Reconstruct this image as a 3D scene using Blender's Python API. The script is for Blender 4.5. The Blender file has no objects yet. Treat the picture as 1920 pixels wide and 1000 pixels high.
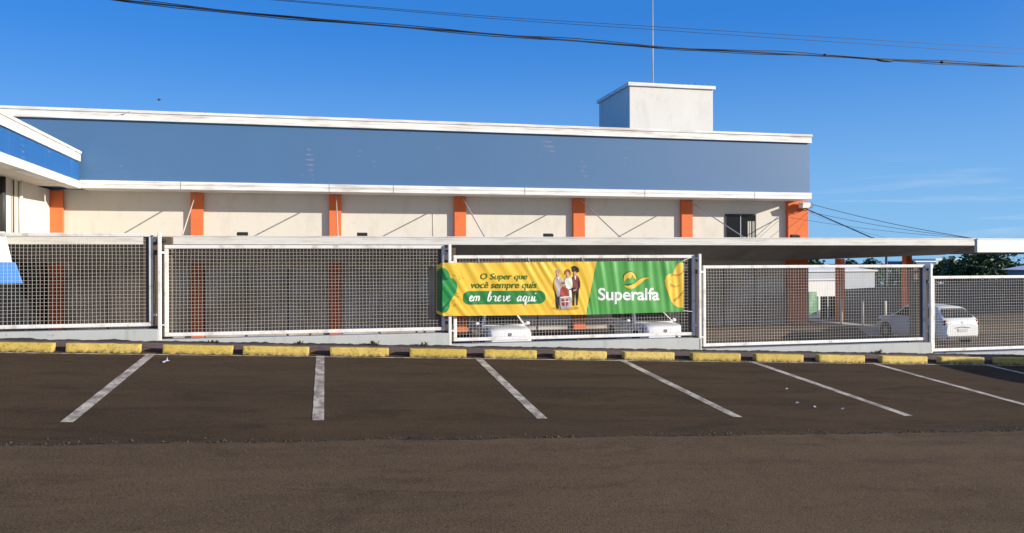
import bpy, bmesh, math, random
from mathutils import Vector, Matrix, noise as mnoise
R = math.radians
C = bpy.context.scene.collection
scene = bpy.context.scene
random.seed(7)

# ------------------------------------------------------------------ camera, sky, sun, exposure
EYE = 2.231
cam_d = bpy.data.cameras.new('camera')
cam = bpy.data.objects.new('camera', cam_d); C.objects.link(cam)
cam_d.sensor_width = 36.0
cam_d.lens = 36.0 * 1513 / 1920
cam_d.shift_y = -11 / 1920
cam_d.clip_start = 0.1; cam_d.clip_end = 5000
cam.matrix_world = Matrix.Translation((0, 0, EYE)) @ Matrix.Rotation(-R(13.03), 4, 'Z') @ Matrix.Rotation(R(90), 4, 'X') @ Matrix.Rotation(-0.0032, 4, 'Z')
scene.camera = cam

SUN = Vector((1.75, -1.0, 0.545)).normalized()
elev = math.asin(SUN.z); azim = math.atan2(SUN.x, SUN.y)
sun_d = bpy.data.lights.new('sun', 'SUN'); sun_d.energy = 5.0; sun_d.angle = R(0.5); sun_d.color = (1.0, 0.93, 0.82)
sun = bpy.data.objects.new('sun', sun_d); C.objects.link(sun)
sun.rotation_euler = SUN.to_track_quat('Z', 'Y').to_euler(); sun.location = SUN * 60

world = bpy.data.worlds.new('World'); scene.world = world; world.use_nodes = True
wn = world.node_tree; wn.nodes.clear()
def wnode(t, **k):
    n = wn.nodes.new(t)
    for a, b in k.items(): setattr(n, a, b)
    return n
sky = wnode('ShaderNodeTexSky', sky_type='NISHITA', sun_disc=False, sun_elevation=elev, sun_rotation=azim)
sky.air_density = 1.0; sky.dust_density = 0.0; sky.ozone_density = 3.0; sky.altitude = 600
hsv = wnode('ShaderNodeHueSaturation'); hsv.inputs['Saturation'].default_value = 1.0; hsv.inputs['Value'].default_value = 1.0
tint = wnode('ShaderNodeMixRGB', blend_type='MULTIPLY'); tint.inputs[0].default_value = 1.0; tint.inputs[2].default_value = (0.25, 1.24, 3.25, 1)   # the photo's white balance
gam = wnode('ShaderNodeGamma'); gam.inputs['Gamma'].default_value = 0.3
wn.links.new(sky.outputs[0], gam.inputs['Color']); wn.links.new(gam.outputs[0], tint.inputs[1]); wn.links.new(tint.outputs[0], hsv.inputs['Color'])
# thin cirrus low in the sky
tc = wnode('ShaderNodeTexCoord'); mp = wnode('ShaderNodeMapping'); mp.inputs['Scale'].default_value = (2.0, 2.0, 26.0)
wn.links.new(tc.outputs['Generated'], mp.inputs['Vector'])
cn = wnode('ShaderNodeTexNoise'); cn.inputs['Scale'].default_value = 2.2; cn.inputs['Detail'].default_value = 5; cn.inputs['Distortion'].default_value = 0.5
wn.links.new(mp.outputs[0], cn.inputs['Vector'])
cr = wnode('ShaderNodeMapRange'); cr.inputs['From Min'].default_value = 0.56; cr.inputs['From Max'].default_value = 0.78; cr.inputs['To Max'].default_value = 0.45
wn.links.new(cn.outputs['Fac'], cr.inputs['Value'])
sx = wnode('ShaderNodeSeparateXYZ'); wn.links.new(tc.outputs['Generated'], sx.inputs[0])
er = wnode('ShaderNodeMapRange'); er.inputs['From Min'].default_value = 0.12; er.inputs['From Max'].default_value = 0.05; er.inputs['To Min'].default_value = 0; er.inputs['To Max'].default_value = 1
wn.links.new(sx.outputs['Z'], er.inputs['Value'])
mm = wnode('ShaderNodeMath', operation='MULTIPLY'); wn.links.new(cr.outputs[0], mm.inputs[0]); wn.links.new(er.outputs[0], mm.inputs[1])
cm = wnode('ShaderNodeMixRGB'); cm.inputs[2].default_value = (5.5, 5.8, 6.2, 1)
wn.links.new(mm.outputs[0], cm.inputs[0])
hz = wnode('ShaderNodeMapRange', interpolation_type='SMOOTHSTEP'); hz.inputs['From Min'].default_value = 0.30; hz.inputs['From Max'].default_value = -0.02; hz.inputs['To Max'].default_value = 0.62
wn.links.new(sx.outputs['Z'], hz.inputs['Value'])
hm = wnode('ShaderNodeMixRGB'); hm.inputs[2].default_value = (2.6, 4.6, 6.2, 1)
# whiter, warmer sky round the sun
vd = wnode('ShaderNodeVectorMath', operation='DOT_PRODUCT'); wn.links.new(tc.outputs['Generated'], vd.inputs[0]); vd.inputs[1].default_value = SUN
gl_ = wnode('ShaderNodeMapRange', interpolation_type='SMOOTHSTEP'); gl_.inputs['From Min'].default_value = 0.25; gl_.inputs['From Max'].default_value = 0.97; gl_.inputs['To Max'].default_value = 0.8
wn.links.new(vd.outputs['Value'], gl_.inputs['Value'])
gm = wnode('ShaderNodeMixRGB'); gm.inputs[2].default_value = (4.6, 4.0, 3.4, 1)
wn.links.new(gl_.outputs[0], gm.inputs[0]); wn.links.new(hm.outputs[0], gm.inputs[1])
wn.links.new(hz.outputs[0], hm.inputs[0]); wn.links.new(hsv.outputs[0], hm.inputs[1]); wn.links.new(gm.outputs[0], cm.inputs[1])
bg = wnode('ShaderNodeBackground'); bg.inputs['Strength'].default_value = 0.11
wn.links.new(cm.outputs[0], bg.inputs['Color'])
wo = wnode('ShaderNodeOutputWorld'); wn.links.new(bg.outputs[0], wo.inputs['Surface'])

scene.view_settings.view_transform = 'Standard'; scene.view_settings.look = 'None'
scene.view_settings.exposure = 0.45; scene.view_settings.gamma = 1.0

# ------------------------------------------------------------------ helpers: objects
ORG = {}
def tag(o, label=None, cat=None, group=None, kind=None):
    if label: o['label'] = label
    if cat: o['category'] = cat
    if group: o['group'] = group
    if kind: o['kind'] = kind
    return o
def thing(name, label, cat, loc=(0, 0, 0), group=None):
    o = bpy.data.objects.new(name, None); C.objects.link(o); o.location = loc
    o.empty_display_size = 0.2
    ORG[o] = Vector(loc)
    return tag(o, label, cat, group)

class MB:
    """collects shapes, then links them as one mesh object"""
    def __init__(s): s.v = []; s.f = []; s.sm = []
    def add(s, vs, fs, smooth=False):
        n = len(s.v); s.v += [tuple(p) for p in vs]
        s.f += [tuple(i + n for i in f) for f in fs]; s.sm += [smooth] * len(fs); return s
    def box(s, x0, x1, y0, y1, z0, z1):
        vs = [(x0,y0,z0),(x1,y0,z0),(x1,y1,z0),(x0,y1,z0),(x0,y0,z1),(x1,y0,z1),(x1,y1,z1),(x0,y1,z1)]
        return s.add(vs, [(3,2,1,0),(4,5,6,7),(0,1,5,4),(1,2,6,5),(2,3,7,6),(3,0,4,7)])
    def hexa(s, bottom, top):
        return s.add(list(bottom) + list(top), [(3,2,1,0),(4,5,6,7),(0,1,5,4),(1,2,6,5),(2,3,7,6),(3,0,4,7)])
    def prism(s, pts, d):
        """planar polygon pts extruded by vector d"""
        n = len(pts); d = Vector(d); q = [Vector(p) for p in pts]
        return s.add(q + [p + d for p in q], [tuple(range(n - 1, -1, -1)), tuple(range(n, 2 * n))] + [(i, (i + 1) % n, (i + 1) % n + n, i + n) for i in range(n)])
    def tube(s, pts, r, n=8, cap=True):
        pts = [Vector(p) for p in pts]; rr = r if isinstance(r, (list, tuple)) else [r] * len(pts)
        vs = []; fs = []
        for i, p in enumerate(pts):
            t = (pts[min(i + 1, len(pts) - 1)] - pts[max(i - 1, 0)]).normalized()
            a = Vector((0, 0, 1)) if abs(t.z) < 0.9 else Vector((1, 0, 0))
            u = t.cross(a).normalized(); w = u.cross(t)
            for k in range(n):
                g = 2 * math.pi * (k + 0.5) / n
                vs.append(p + (u * math.cos(g) + w * math.sin(g)) * rr[i])
        for i in range(len(pts) - 1):
            for k in range(n):
                a, b = i * n + k, i * n + (k + 1) % n
                fs.append((a, a + n, b + n, b))
        if cap:
            fs.append(tuple(range(n))); fs.append(tuple(range((len(pts) - 1) * n + n - 1, (len(pts) - 1) * n - 1, -1)))
        return s.add(vs, fs, n > 5)
    def ball(s, c, rad, n=10, m=6):
        c = Vector(c); vs = []; fs = []
        if not isinstance(rad, (tuple, list)): rad = (rad,) * 3
        for i in range(m + 1):
            th = math.pi * i / m
            for k in range(n):
                ph = 2 * math.pi * k / n
                vs.append(c + Vector((rad[0] * math.sin(th) * math.cos(ph), rad[1] * math.sin(th) * math.sin(ph), rad[2] * math.cos(th))))
        for i in range(m):
            for k in range(n):
                fs.append((i*n+k, (i+1)*n+k, (i+1)*n+(k+1)%n, i*n+(k+1)%n))
        return s.add(vs, fs, True)
    def disc(s, c, axis, r, w, n=20, inner=0.0):
        """solid of revolution: a cylinder (or ring) centred at c along axis"""
        ax = Vector(axis).normalized(); c = Vector(c)
        a = Vector((0, 0, 1)) if abs(ax.z) < 0.9 else Vector((1, 0, 0))
        u = ax.cross(a).normalized(); v = ax.cross(u)
        rings = [(r * 0.93, -w / 2), (r, -w * 0.36), (r, w * 0.36), (r * 0.93, w / 2)]
        if inner: rings = [(inner, -w / 2)] + rings + [(inner, w / 2)]
        vs = []; fs = []; m = len(rings)
        for (q, h) in rings:
            for k in range(n):
                g = 2 * math.pi * k / n
                vs.append(c + ax * h + (u * math.cos(g) + v * math.sin(g)) * q)
        for i in range(m - 1 if not inner else m):
            j = (i + 1) % m
            for k in range(n):
                fs.append((i*n+k, i*n+(k+1)%n, j*n+(k+1)%n, j*n+k))
        if not inner:
            fs.append(tuple(range(n - 1, -1, -1))); fs.append(tuple(range((m - 1) * n, m * n)))
        return s.add(vs, fs, False)
    def build(s, name, m, parent=None, bevel=0.0, seg=2, local=False, smooth=None):
        me = bpy.data.meshes.new(name)
        off = Vector((0, 0, 0))
        if parent is not None and not local:
            off = ORG.get(parent, Vector((0, 0, 0)))
        me.from_pydata([tuple(Vector(p) - off) for p in s.v], [], s.f)
        me.polygons.foreach_set('use_smooth', s.sm if smooth is None else [smooth] * len(s.f))
        bm = bmesh.new(); bm.from_mesh(me)
        bmesh.ops.recalc_face_normals(bm, faces=bm.faces)
        if bevel:
            es = [e for e in bm.edges if len(e.link_faces) == 2 and e.calc_face_angle(0) > 0.5]
            bmesh.ops.bevel(bm, geom=es, offset=bevel, segments=seg, affect='EDGES', profile=0.5, clamp_overlap=True)
        bm.to_mesh(me); bm.free()
        me.materials.append(m)
        o = bpy.data.objects.new(name, me); C.objects.link(o)
        if parent is not None:
            o.parent = parent; ORG[o] = ORG.get(parent, Vector((0, 0, 0))) if not local else Vector((0, 0, 0))
        else:
            ORG[o] = Vector((0, 0, 0))
        return o
def copy_tree(o, parent=None):
    c = o.copy(); C.objects.link(c)
    if parent is not None: c.parent = parent
    for ch in list(o.children): copy_tree(ch, c)
    return c

# ------------------------------------------------------------------ helpers: materials
class NT:
    def __init__(s, name):
        s.m = bpy.data.materials.new(name); s.m.use_nodes = True
        s.t = s.m.node_tree; s.b = s.t.nodes['Principled BSDF']
        s.co = s.n('ShaderNodeTexCoord').outputs['Object']
    def n(s, t, **k):
        q = s.t.nodes.new(t)
        for a, b in k.items(): setattr(q, a, b)
        return q
    def L(s, a, b): s.t.links.new(a, b)
    def mapping(s, scale, src=None):
        q = s.n('ShaderNodeMapping'); q.inputs['Scale'].default_value = scale
        s.L(src or s.co, q.inputs['Vector']); return q.outputs[0]
    def noise(s, scale, detail=4, src=None, rough=0.55, dist=0.0):
        q = s.n('ShaderNodeTexNoise'); q.inputs['Scale'].default_value = scale; q.inputs['Detail'].default_value = detail
        q.inputs['Roughness'].default_value = rough; q.inputs['Distortion'].default_value = dist
        s.L(src or s.co, q.inputs['Vector']); return q.outputs['Fac']
    def rng(s, v, a, b, c=0.0, d=1.0):
        q = s.n('ShaderNodeMapRange'); q.inputs['From Min'].default_value = a; q.inputs['From Max'].default_value = b
        q.inputs['To Min'].default_value = c; q.inputs['To Max'].default_value = d
        s.L(v, q.inputs['Value']); return q.outputs[0]
    def mul(s, a, b):
        q = s.n('ShaderNodeMath', operation='MULTIPLY')
        s.L(a, q.inputs[0])
        if isinstance(b, float): q.inputs[1].default_value = b
        else: s.L(b, q.inputs[1])
        return q.outputs[0]
    def mix(s, f, a, b):
        q = s.n('ShaderNodeMixRGB')
        for i, v in enumerate((f, a, b)):
            if isinstance(v, (tuple, list)): q.inputs[i].default_value = (*v, 1)
            elif isinstance(v, (int, float)): q.inputs[i].default_value = v
            else: s.L(v, q.inputs[i])
        return q.outputs[0]
    def bump(s, h, strength=0.3, dist=0.01, prev=None):
        q = s.n('ShaderNodeBump'); q.inputs['Strength'].default_value = strength; q.inputs['Distance'].default_value = dist
        s.L(h, q.inputs['Height'])
        if prev: s.L(prev, q.inputs['Normal'])
        return q.outputs[0]
    def done(s, col, rough=0.8, normal=None, **k):
        if isinstance(col, (tuple, list)): s.b.inputs['Base Color'].default_value = (*col, 1)
        else: s.L(col, s.b.inputs['Base Color'])
        if isinstance(rough, float): s.b.inputs['Roughness'].default_value = rough
        else: s.L(rough, s.b.inputs['Roughness'])
        if normal: s.L(normal, s.b.inputs['Normal'])
        for a, b in k.items(): s.b.inputs[a].default_value = b
        return s.m
def sc(c, k): return tuple(min(1.0, x * k) for x in c)
def simple(name, col, rough=0.6, var=0.15, scale=3.0, dirt=None, dirt_amt=0.3, dirt_scale=1.5, bump=0.0, bscale=60.0, **k):
    t = NT(name)
    c = t.mix(t.noise(scale, 5), sc(col, 1 - var), sc(col, 1 + var))
    if dirt:
        c = t.mix(t.rng(t.noise(dirt_scale, 6, rough=0.65), 0.5, 0.75, 0, dirt_amt), c, dirt)
    nb = t.bump(t.noise(bscale, 4), bump, 0.01) if bump else None
    return t.done(c, rough, nb, **k)

def asphalt(name, a, b, patch, grain, bump):
    t = NT(name)
    c = t.mix(t.rng(t.noise(0.55, 7, rough=0.65), 0.38, 0.62), a, b)
    c = t.mix(t.rng(t.noise(1.0, 6, t.mapping((0.9, 2.6, 1.0)), rough=0.7, dist=0.8), 0.48, 0.62, 0, 0.75), c, sc(a, 0.52))      # oil and repair stains
    c = t.mix(t.rng(t.noise(1.0, 5, t.mapping((0.12, 0.9, 1.0)), rough=0.5, dist=1.5), 0.48, 0.60, 0, 0.5), c, sc(b, 1.15))      # worn wheel tracks
    c = t.mix(t.rng(t.noise(9.0, 5, rough=0.75), 0.60, 0.72, 0, 0.45), c, sc(a, 0.45))
    st = t.noise(1.0, 5, t.mapping((0.22, 1.6, 1.0)), rough=0.65)
    c = t.mix(t.rng(st, 0.5, 0.72, 0, 0.55), c, patch)
    g = t.noise(grain, 3, rough=0.7)
    c = t.mix(t.rng(g, 0.35, 0.72, 0, 0.55), c, sc(b, 1.9))
    c = t.mix(t.rng(g, 0.42, 0.28, 0, 0.75), c, sc(a, 0.25))
    sp = t.n('ShaderNodeTexVoronoi'); sp.inputs['Scale'].default_value = grain * 0.35; t.L(t.co, sp.inputs['Vector'])
    c = t.mix(t.rng(sp.outputs['Distance'], 0.16, 0.08, 0, 0.4), c, sc(b, 3.2))
    n1 = t.bump(g, bump, 0.012)
    n2 = t.bump(t.noise(2.0, 4), 0.25, 0.05, n1)
    return t.done(c, 0.95, n2, **{'Specular IOR Level': 0.08})

M = {}
M['asphalt_bays'] = asphalt('asphalt_bays', (0.040, 0.0275, 0.0155), (0.066, 0.043, 0.023), (0.024, 0.020, 0.017), 75.0, 0.6)
M['asphalt_road'] = asphalt('asphalt_road', (0.071, 0.047, 0.028), (0.094, 0.063, 0.036), (0.056, 0.040, 0.026), 60.0, 0.38)
M['lot'] = asphalt('lot', (0.075, 0.055, 0.04), (0.10, 0.074, 0.055), (0.05, 0.04, 0.032), 60.0, 0.5)
M['earth'] = simple('earth', (0.09, 0.10, 0.045), 0.95, 0.4, 0.08, (0.13, 0.08, 0.05), 0.6, 0.02)
M['pebble'] = simple('pebble', (0.062, 0.045, 0.029), 0.9, 0.6, 30.0)
# worn white bay paint
t = NT('bay_paint')
w = t.noise(1.0, 6, t.mapping((6, 3.5, 6)), rough=0.7); w2 = t.noise(55.0, 3)
c = t.mix(w2, (0.46, 0.385, 0.295), (0.70, 0.60, 0.47))
c = t.mix(t.rng(w, 0.42, 0.58, 0, 0.8), c, (0.16, 0.12, 0.088))
c = t.mix(t.rng(w2, 0.55, 0.70, 0, 0.8), c, (0.06, 0.05, 0.042))
M['bay_paint'] = t.done(c, 0.8, t.bump(w2, 0.4, 0.01))
# kerb: brown red painted concrete with black moss
t = NT('kerb')
c = t.mix(t.noise(3.0, 5), (0.085, 0.05, 0.04), (0.14, 0.085, 0.068))
c = t.mix(t.rng(t.noise(7.0, 6, rough=0.7), 0.5, 0.7, 0, 0.8), c, (0.02, 0.018, 0.014))
M['kerb'] = t.done(c, 0.9, t.bump(t.noise(25.0, 4), 0.6, 0.02))
# yellow wheel stops (pattern shifts per object)
t = NT('stop_paint')
oi = t.n('ShaderNodeObjectInfo'); va = t.n('ShaderNodeVectorMath', operation='MULTIPLY_ADD')
t.L(oi.outputs['Random'], va.inputs[0]); va.inputs[1].default_value = (37, 53, 11); t.L(t.co, va.inputs[2])
p = va.outputs[0]
c = t.mix(t.noise(4.0, 5, p), (0.52, 0.36, 0.055), (0.70, 0.50, 0.09))
hs = t.n('ShaderNodeHueSaturation'); t.L(c, hs.inputs['Color']); t.L(t.rng(oi.outputs['Random'], 0, 1, 0.84, 1.04), hs.inputs['Value']); t.L(t.rng(oi.outputs['Random'], 1, 0, 0.93, 1.0), hs.inputs['Saturation']); c = hs.outputs[0]
c = t.mix(t.rng(t.noise(14.0, 6, p, 0.7), 0.55, 0.66, 0, 0.7), c, (0.24, 0.165, 0.05))
c = t.mix(t.rng(t.noise(34.0, 5, p, 0.75), 0.575, 0.65, 0, 0.85), c, (0.05, 0.036, 0.02))
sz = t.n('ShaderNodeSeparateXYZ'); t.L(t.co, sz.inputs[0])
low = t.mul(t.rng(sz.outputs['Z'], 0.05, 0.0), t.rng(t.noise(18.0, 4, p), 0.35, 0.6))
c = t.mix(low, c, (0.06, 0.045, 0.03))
M['stop_paint'] = t.done(c, 0.75, t.bump(t.noise(30.0, 5, p), 0.5, 0.012))
# grey concrete base wall with drips and grime
t = NT('base_wall')
c = t.mix(t.noise(2.0, 6), (0.40, 0.415, 0.40), (0.52, 0.53, 0.51))
st = t.noise(1.0, 5, t.mapping((5.0, 1.0, 0.7)), rough=0.65)
c = t.mix(t.rng(st, 0.55, 0.75, 0, 0.55), c, (0.27, 0.27, 0.25))
c = t.mix(t.rng(t.noise(9.0, 6, rough=0.7), 0.62, 0.72, 0, 0.6), c, (0.17, 0.15, 0.12))
M['base_wall'] = t.done(c, 0.9, t.bump(t.noise(40.0, 5), 0.35, 0.01))
M['grime'] = simple('grime', (0.028, 0.022, 0.017), 0.95, 0.5, 12.0, (0.06, 0.05, 0.03), 0.6, 5.0, 0.8, 30.0)
# rendered walls
def plaster(name, a, b, stain, amt, bsc=90.0, bst=0.25):
    t = NT(name)
    c = t.mix(t.noise(0.7, 6), a, b)
    st = t.noise(1.0, 6, t.mapping((1.3, 1.3, 0.6)), rough=0.65)
    c = t.mix(t.rng(st, 0.52, 0.78, 0, amt), c, stain)
    c = t.mix(t.rng(t.noise(3.2, 6, rough=0.7), 0.58, 0.75, 0, amt * 0.7), c, sc(stain, 0.8))
    return t.done(c, 0.9, t.bump(t.noise(bsc, 4), bst, 0.01))
M['cream'] = plaster('cream', (0.64, 0.60, 0.52), (0.70, 0.655, 0.575), (0.46, 0.41, 0.33), 0.45)
M['stucco'] = plaster('stucco', (0.66, 0.63, 0.57), (0.76, 0.73, 0.66), (0.50, 0.47, 0.41), 0.5, 14.0, 0.5)
M['orange'] = plaster('orange', (0.68, 0.155, 0.048), (0.74, 0.185, 0.06), (0.5, 0.11, 0.04), 0.4)
M['white_clean'] = plaster('white_clean', (0.82, 0.81, 0.77), (0.86, 0.85, 0.81), (0.6, 0.56, 0.48), 0.3)
# white trims with dark run marks and a few rust patches
def trimmat(name, base, rust_amt):
    t = NT(name)
    c = t.mix(t.noise(1.5, 5), sc(base, 0.93), sc(base, 1.04))
    st = t.noise(1.0, 6, t.mapping((0.7, 2.0, 9.0)), rough=0.7)
    c = t.mix(t.rng(st, 0.48, 0.66, 0, 0.7), c, (0.40, 0.36, 0.29))
    ru = t.noise(1.0, 5, t.mapping((0.33, 1.0, 2.6)), rough=0.6)
    c = t.mix(t.rng(ru, 0.60, 0.70, 0, rust_amt), c, (0.42, 0.24, 0.10))
    dk = t.noise(1.0, 5, t.mapping((2.3, 1.0, 1.2)), rough=0.75)
    c = t.mix(t.rng(dk, 0.68, 0.74, 0, 0.7), c, (0.12, 0.10, 0.08))
    return t.done(c, 0.6, t.bump(t.noise(1.0, 3, t.mapping((0.8, 3, 6))), 0.15, 0.02))
M['trim'] = trimmat('trim', (0.79, 0.77, 0.73), 0.45)
M['trim_clean'] = trimmat('trim_clean', (0.80, 0.785, 0.75), 0.12)
M['canopy_face'] = trimmat('canopy_face', (0.66, 0.65, 0.61), 0.2)
# ribbed metal cladding
def cladding(name, col, fade, rib, amt, bump):
    t = NT(name)
    sp = t.n('ShaderNodeSeparateXYZ'); t.L(t.co, sp.inputs[0])
    wv = t.n('ShaderNodeTexWave', wave_type='BANDS', bands_direction='Z'); wv.inputs['Scale'].default_value = rib
    t.L(t.co, wv.inputs['Vector'])
    c = t.mix(t.noise(0.4, 5), sc(col, 0.95), sc(col, 1.05))
    st = t.noise(1.0, 6, t.mapping((3.0, 3.0, 0.25)), rough=0.6)
    c = t.mix(t.rng(st, 0.55, 0.8, 0, amt), c, fade)
    mk = t.mul(t.rng(t.noise(1.0, 4, t.mapping((1.1, 1.1, 0.5)), rough=0.6), 0.63, 0.70), t.rng(wv.outputs['Fac'], 0.6, 0.9))
    c = t.mix(t.mul(mk, 0.35), c, (0.42, 0.28, 0.36))
    return t.done(c, 0.5, t.bump(wv.outputs['Fac'], bump, 0.015))
M['clad_pale'] = cladding('clad_pale', (0.070, 0.160, 0.305), (0.085, 0.175, 0.315), 1.6, 0.3, 0.02)
M['clad_blue'] = cladding('clad_blue', (0.010, 0.105, 0.33), (0.04, 0.17, 0.42), 1.9, 0.5, 0.3)
M['awning_blue'] = simple('awning_blue', (0.07, 0.26, 0.70), 0.6, 0.1, 2.0)
M['frame_white'] = simple('frame_white', (0.78, 0.76, 0.72), 0.5, 0.06, 3.0, (0.36, 0.28, 0.20), 0.75, 6.0)
M['wire'] = simple('wire', (0.66, 0.63, 0.57), 0.5, 0.15, 3.0)
M['grey_steel'] = simple('grey_steel', (0.13, 0.10, 0.075), 0.95, 0.2, 4.0, **{'Specular IOR Level': 0.1})
M['dark_metal'] = simple('dark_metal', (0.03, 0.03, 0.032), 0.6, 0.2, 6.0)
M['rod'] = simple('rod', (0.55, 0.47, 0.40), 0.5, 0.2, 4.0)
M['cable'] = simple('cable', (0.012, 0.012, 0.013), 0.6, 0.3, 5.0)
M['galv_dark'] = simple('galv_dark', (0.13, 0.14, 0.16), 0.5, 0.2, 4.0)
M['galv'] = simple('galv', (0.42, 0.45, 0.48), 0.45, 0.12, 4.0)
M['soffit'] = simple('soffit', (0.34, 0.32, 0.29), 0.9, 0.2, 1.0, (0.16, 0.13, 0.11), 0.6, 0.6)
M['roofing'] = simple('roofing', (0.3, 0.3, 0.3), 0.9, 0.15, 0.6)
M['glass'] = simple('glass', (0.010, 0.012, 0.014), 0.08, 0.3, 0.7, **{'Specular IOR Level': 0.3})
t = NT('shop_glass')
c = t.mix(t.rng(t.noise(1.0, 4, t.mapping((0.5, 1, 0.7))), 0.42, 0.62), (0.42, 0.35, 0.28), (0.60, 0.57, 0.53))
M['shop_glass'] = t.done(c, 0.16, None, **{'Specular IOR Level': 0.6})
M['curtain'] = simple('curtain', (0.5, 0.47, 0.42), 0.8, 0.2, 5.0)
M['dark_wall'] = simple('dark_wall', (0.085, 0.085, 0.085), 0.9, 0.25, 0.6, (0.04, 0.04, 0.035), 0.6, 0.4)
M['car_white'] = simple('car_white', (0.78, 0.78, 0.77), 0.28, 0.02, 1.0, **{'Coat Weight': 0.5})
M['car_silver'] = simple('car_silver', (0.35, 0.36, 0.38), 0.3, 0.03, 1.0, **{'Coat Weight': 0.5})
M['rubber'] = simple('rubber', (0.02, 0.02, 0.02), 0.85, 0.3, 9.0)
M['rim'] = simple('rim', (0.4, 0.4, 0.41), 0.35, 0.1, 6.0)
M['black_plastic'] = simple('black_plastic', (0.02, 0.02, 0.021), 0.6, 0.2, 6.0)
M['lamp_clear'] = simple('lamp_clear', (0.20, 0.19, 0.175), 0.12, 0.3, 14.0)
M['lamp_red'] = simple('lamp_red', (0.13, 0.010, 0.010), 0.15, 0.2, 10.0)
M['plate'] = simple('plate', (0.5, 0.5, 0.5), 0.5, 0.1, 20.0)
M['chrome'] = simple('chrome', (0.25, 0.26, 0.28), 0.25, 0.1, 8.0, Metallic=0.7)
M['bark'] = simple('bark', (0.075, 0.055, 0.04), 0.95, 0.35, 6.0)
def leafmat(name, a, b):
    t = NT(name)
    c = t.mix(t.noise(1.3, 3), a, b)
    c = t.mix(t.rng(t.noise(9.0, 2), 0.45, 0.7, 0, 0.6), c, sc(b, 1.5))
    return t.done(c, 0.6)
M['leaf_deep'] = leafmat('leaf_deep', (0.022, 0.048, 0.016), (0.05, 0.09, 0.028))
M['leaf_mid'] = leafmat('leaf_mid', (0.04, 0.075, 0.022), (0.08, 0.13, 0.04))
M['weed'] = leafmat('weed', (0.03, 0.033, 0.012), (0.06, 0.058, 0.022))
M['paper'] = simple('paper', (0.8, 0.8, 0.78), 0.7, 0.05, 20.0)
M['bird'] = simple('bird', (0.03, 0.028, 0.026), 0.8, 0.2, 30.0)
M['house_white'] = plaster('house_white', (0.74, 0.73, 0.70), (0.82, 0.81, 0.78), (0.45, 0.43, 0.38), 0.4)
M['house_grey'] = plaster('house_grey', (0.42, 0.45, 0.47), (0.50, 0.52, 0.54), (0.3, 0.3, 0.3), 0.4)
M['house_teal'] = plaster('house_teal', (0.36, 0.48, 0.44), (0.44, 0.55, 0.50), (0.25, 0.3, 0.28), 0.3)
M['house_blue'] = plaster('house_blue', (0.09, 0.16, 0.26), (0.12, 0.2, 0.32), (0.07, 0.1, 0.16), 0.3)
M['poster_green'] = simple('poster_green', (0.10, 0.32, 0.14), 0.6, 0.4, 2.5, (0.55, 0.6, 0.55), 0.7, 1.2)
M['bollard'] = simple('bollard', (0.62, 0.57, 0.47), 0.7, 0.1, 5.0)
M['walk'] = simple('walk', (0.27, 0.225, 0.185), 0.9, 0.12, 1.5, (0.25, 0.21, 0.18), 0.5, 0.8, 0.3, 40.0)
M['walk_edge'] = simple('walk_edge', (0.56, 0.51, 0.44), 0.9, 0.12, 1.5, (0.3, 0.26, 0.22), 0.5, 1.5)
def ink(name, col, rough=0.5):
    t = NT(name)
    c = t.mix(t.noise(3.0, 3), sc(col, 0.95), sc(col, 1.05))
    return t.done(c, rough)
M['ink_yellow'] = ink('ink_yellow', (0.80, 0.50, 0.045))
M['ink_green'] = ink('ink_green', (0.075, 0.33, 0.065))
M['ink_leaf'] = ink('ink_leaf', (0.02, 0.26, 0.06))
M['ink_dark_leaf'] = ink('ink_dark_leaf', (0.008, 0.10, 0.028))
M['ink_ribbon'] = ink('ink_ribbon', (0.02, 0.20, 0.045))
M['ink_text'] = ink('ink_text', (0.045, 0.15, 0.012))
M['ink_white'] = ink('ink_white', (0.82, 0.84, 0.80))
M['ink_ochre'] = ink('ink_ochre', (0.50, 0.27, 0.02))
M['ink_skin'] = ink('ink_skin', (0.52, 0.27, 0.16))
M['ink_black'] = ink('ink_black', (0.018, 0.015, 0.016))
M['ink_grey'] = ink('ink_grey', (0.40, 0.37, 0.38))
M['ink_red'] = ink('ink_red', (0.33, 0.04, 0.03))
M['ink_maroon'] = ink('ink_maroon', (0.19, 0.03, 0.035))
M['ink_hair'] = ink('ink_hair', (0.20, 0.07, 0.03))

# ------------------------------------------------------------------ the ground
def gz(x, y): return -0.043 * x + 0.057 * y          # the street falls to the right and rises to the fence
def sheet(name, xs, ys, zf, m, thick=0.0, kind='structure'):
    b = MB(); n = len(xs)
    vs = [(x, y, zf(x, y)) for y in ys for x in xs]
    fs = [(j*n+i, j*n+i+1, (j+1)*n+i+1, (j+1)*n+i) for j in range(len(ys)-1) for i in range(n-1)]
    b.add(vs, fs)
    if thick:
        def skirt(idx):
            k = len(b.v); low = [(b.v[i][0], b.v[i][1], b.v[i][2] - thick) for i in idx]
            b.v += low
            for q in range(len(idx) - 1):
                b.f.append((idx[q], idx[q+1], k+q+1, k+q)); b.sm.append(False)
        J = len(ys)
        skirt(list(range(n))); skirt([ (J-1)*n+i for i in range(n)])
        skirt([j*n for j in range(J)]); skirt([j*n+n-1 for j in range(J)])
    o = b.build(name, m); tag(o, kind=kind); return o
def lin(a, b, n): return [a + (b - a) * i / (n - 1) for i in range(n)]

sheet('terrain', lin(-1500, 2500, 30), lin(-400, 3500, 30), lambda x, y: -5.2 - max(0, (y - 200)) * 0.004, M['earth'])
parking = sheet('parking_strip', lin(-30, 45, 60), lin(8.0, 13.9, 8), gz, M['asphalt_bays'], 5.0)
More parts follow.
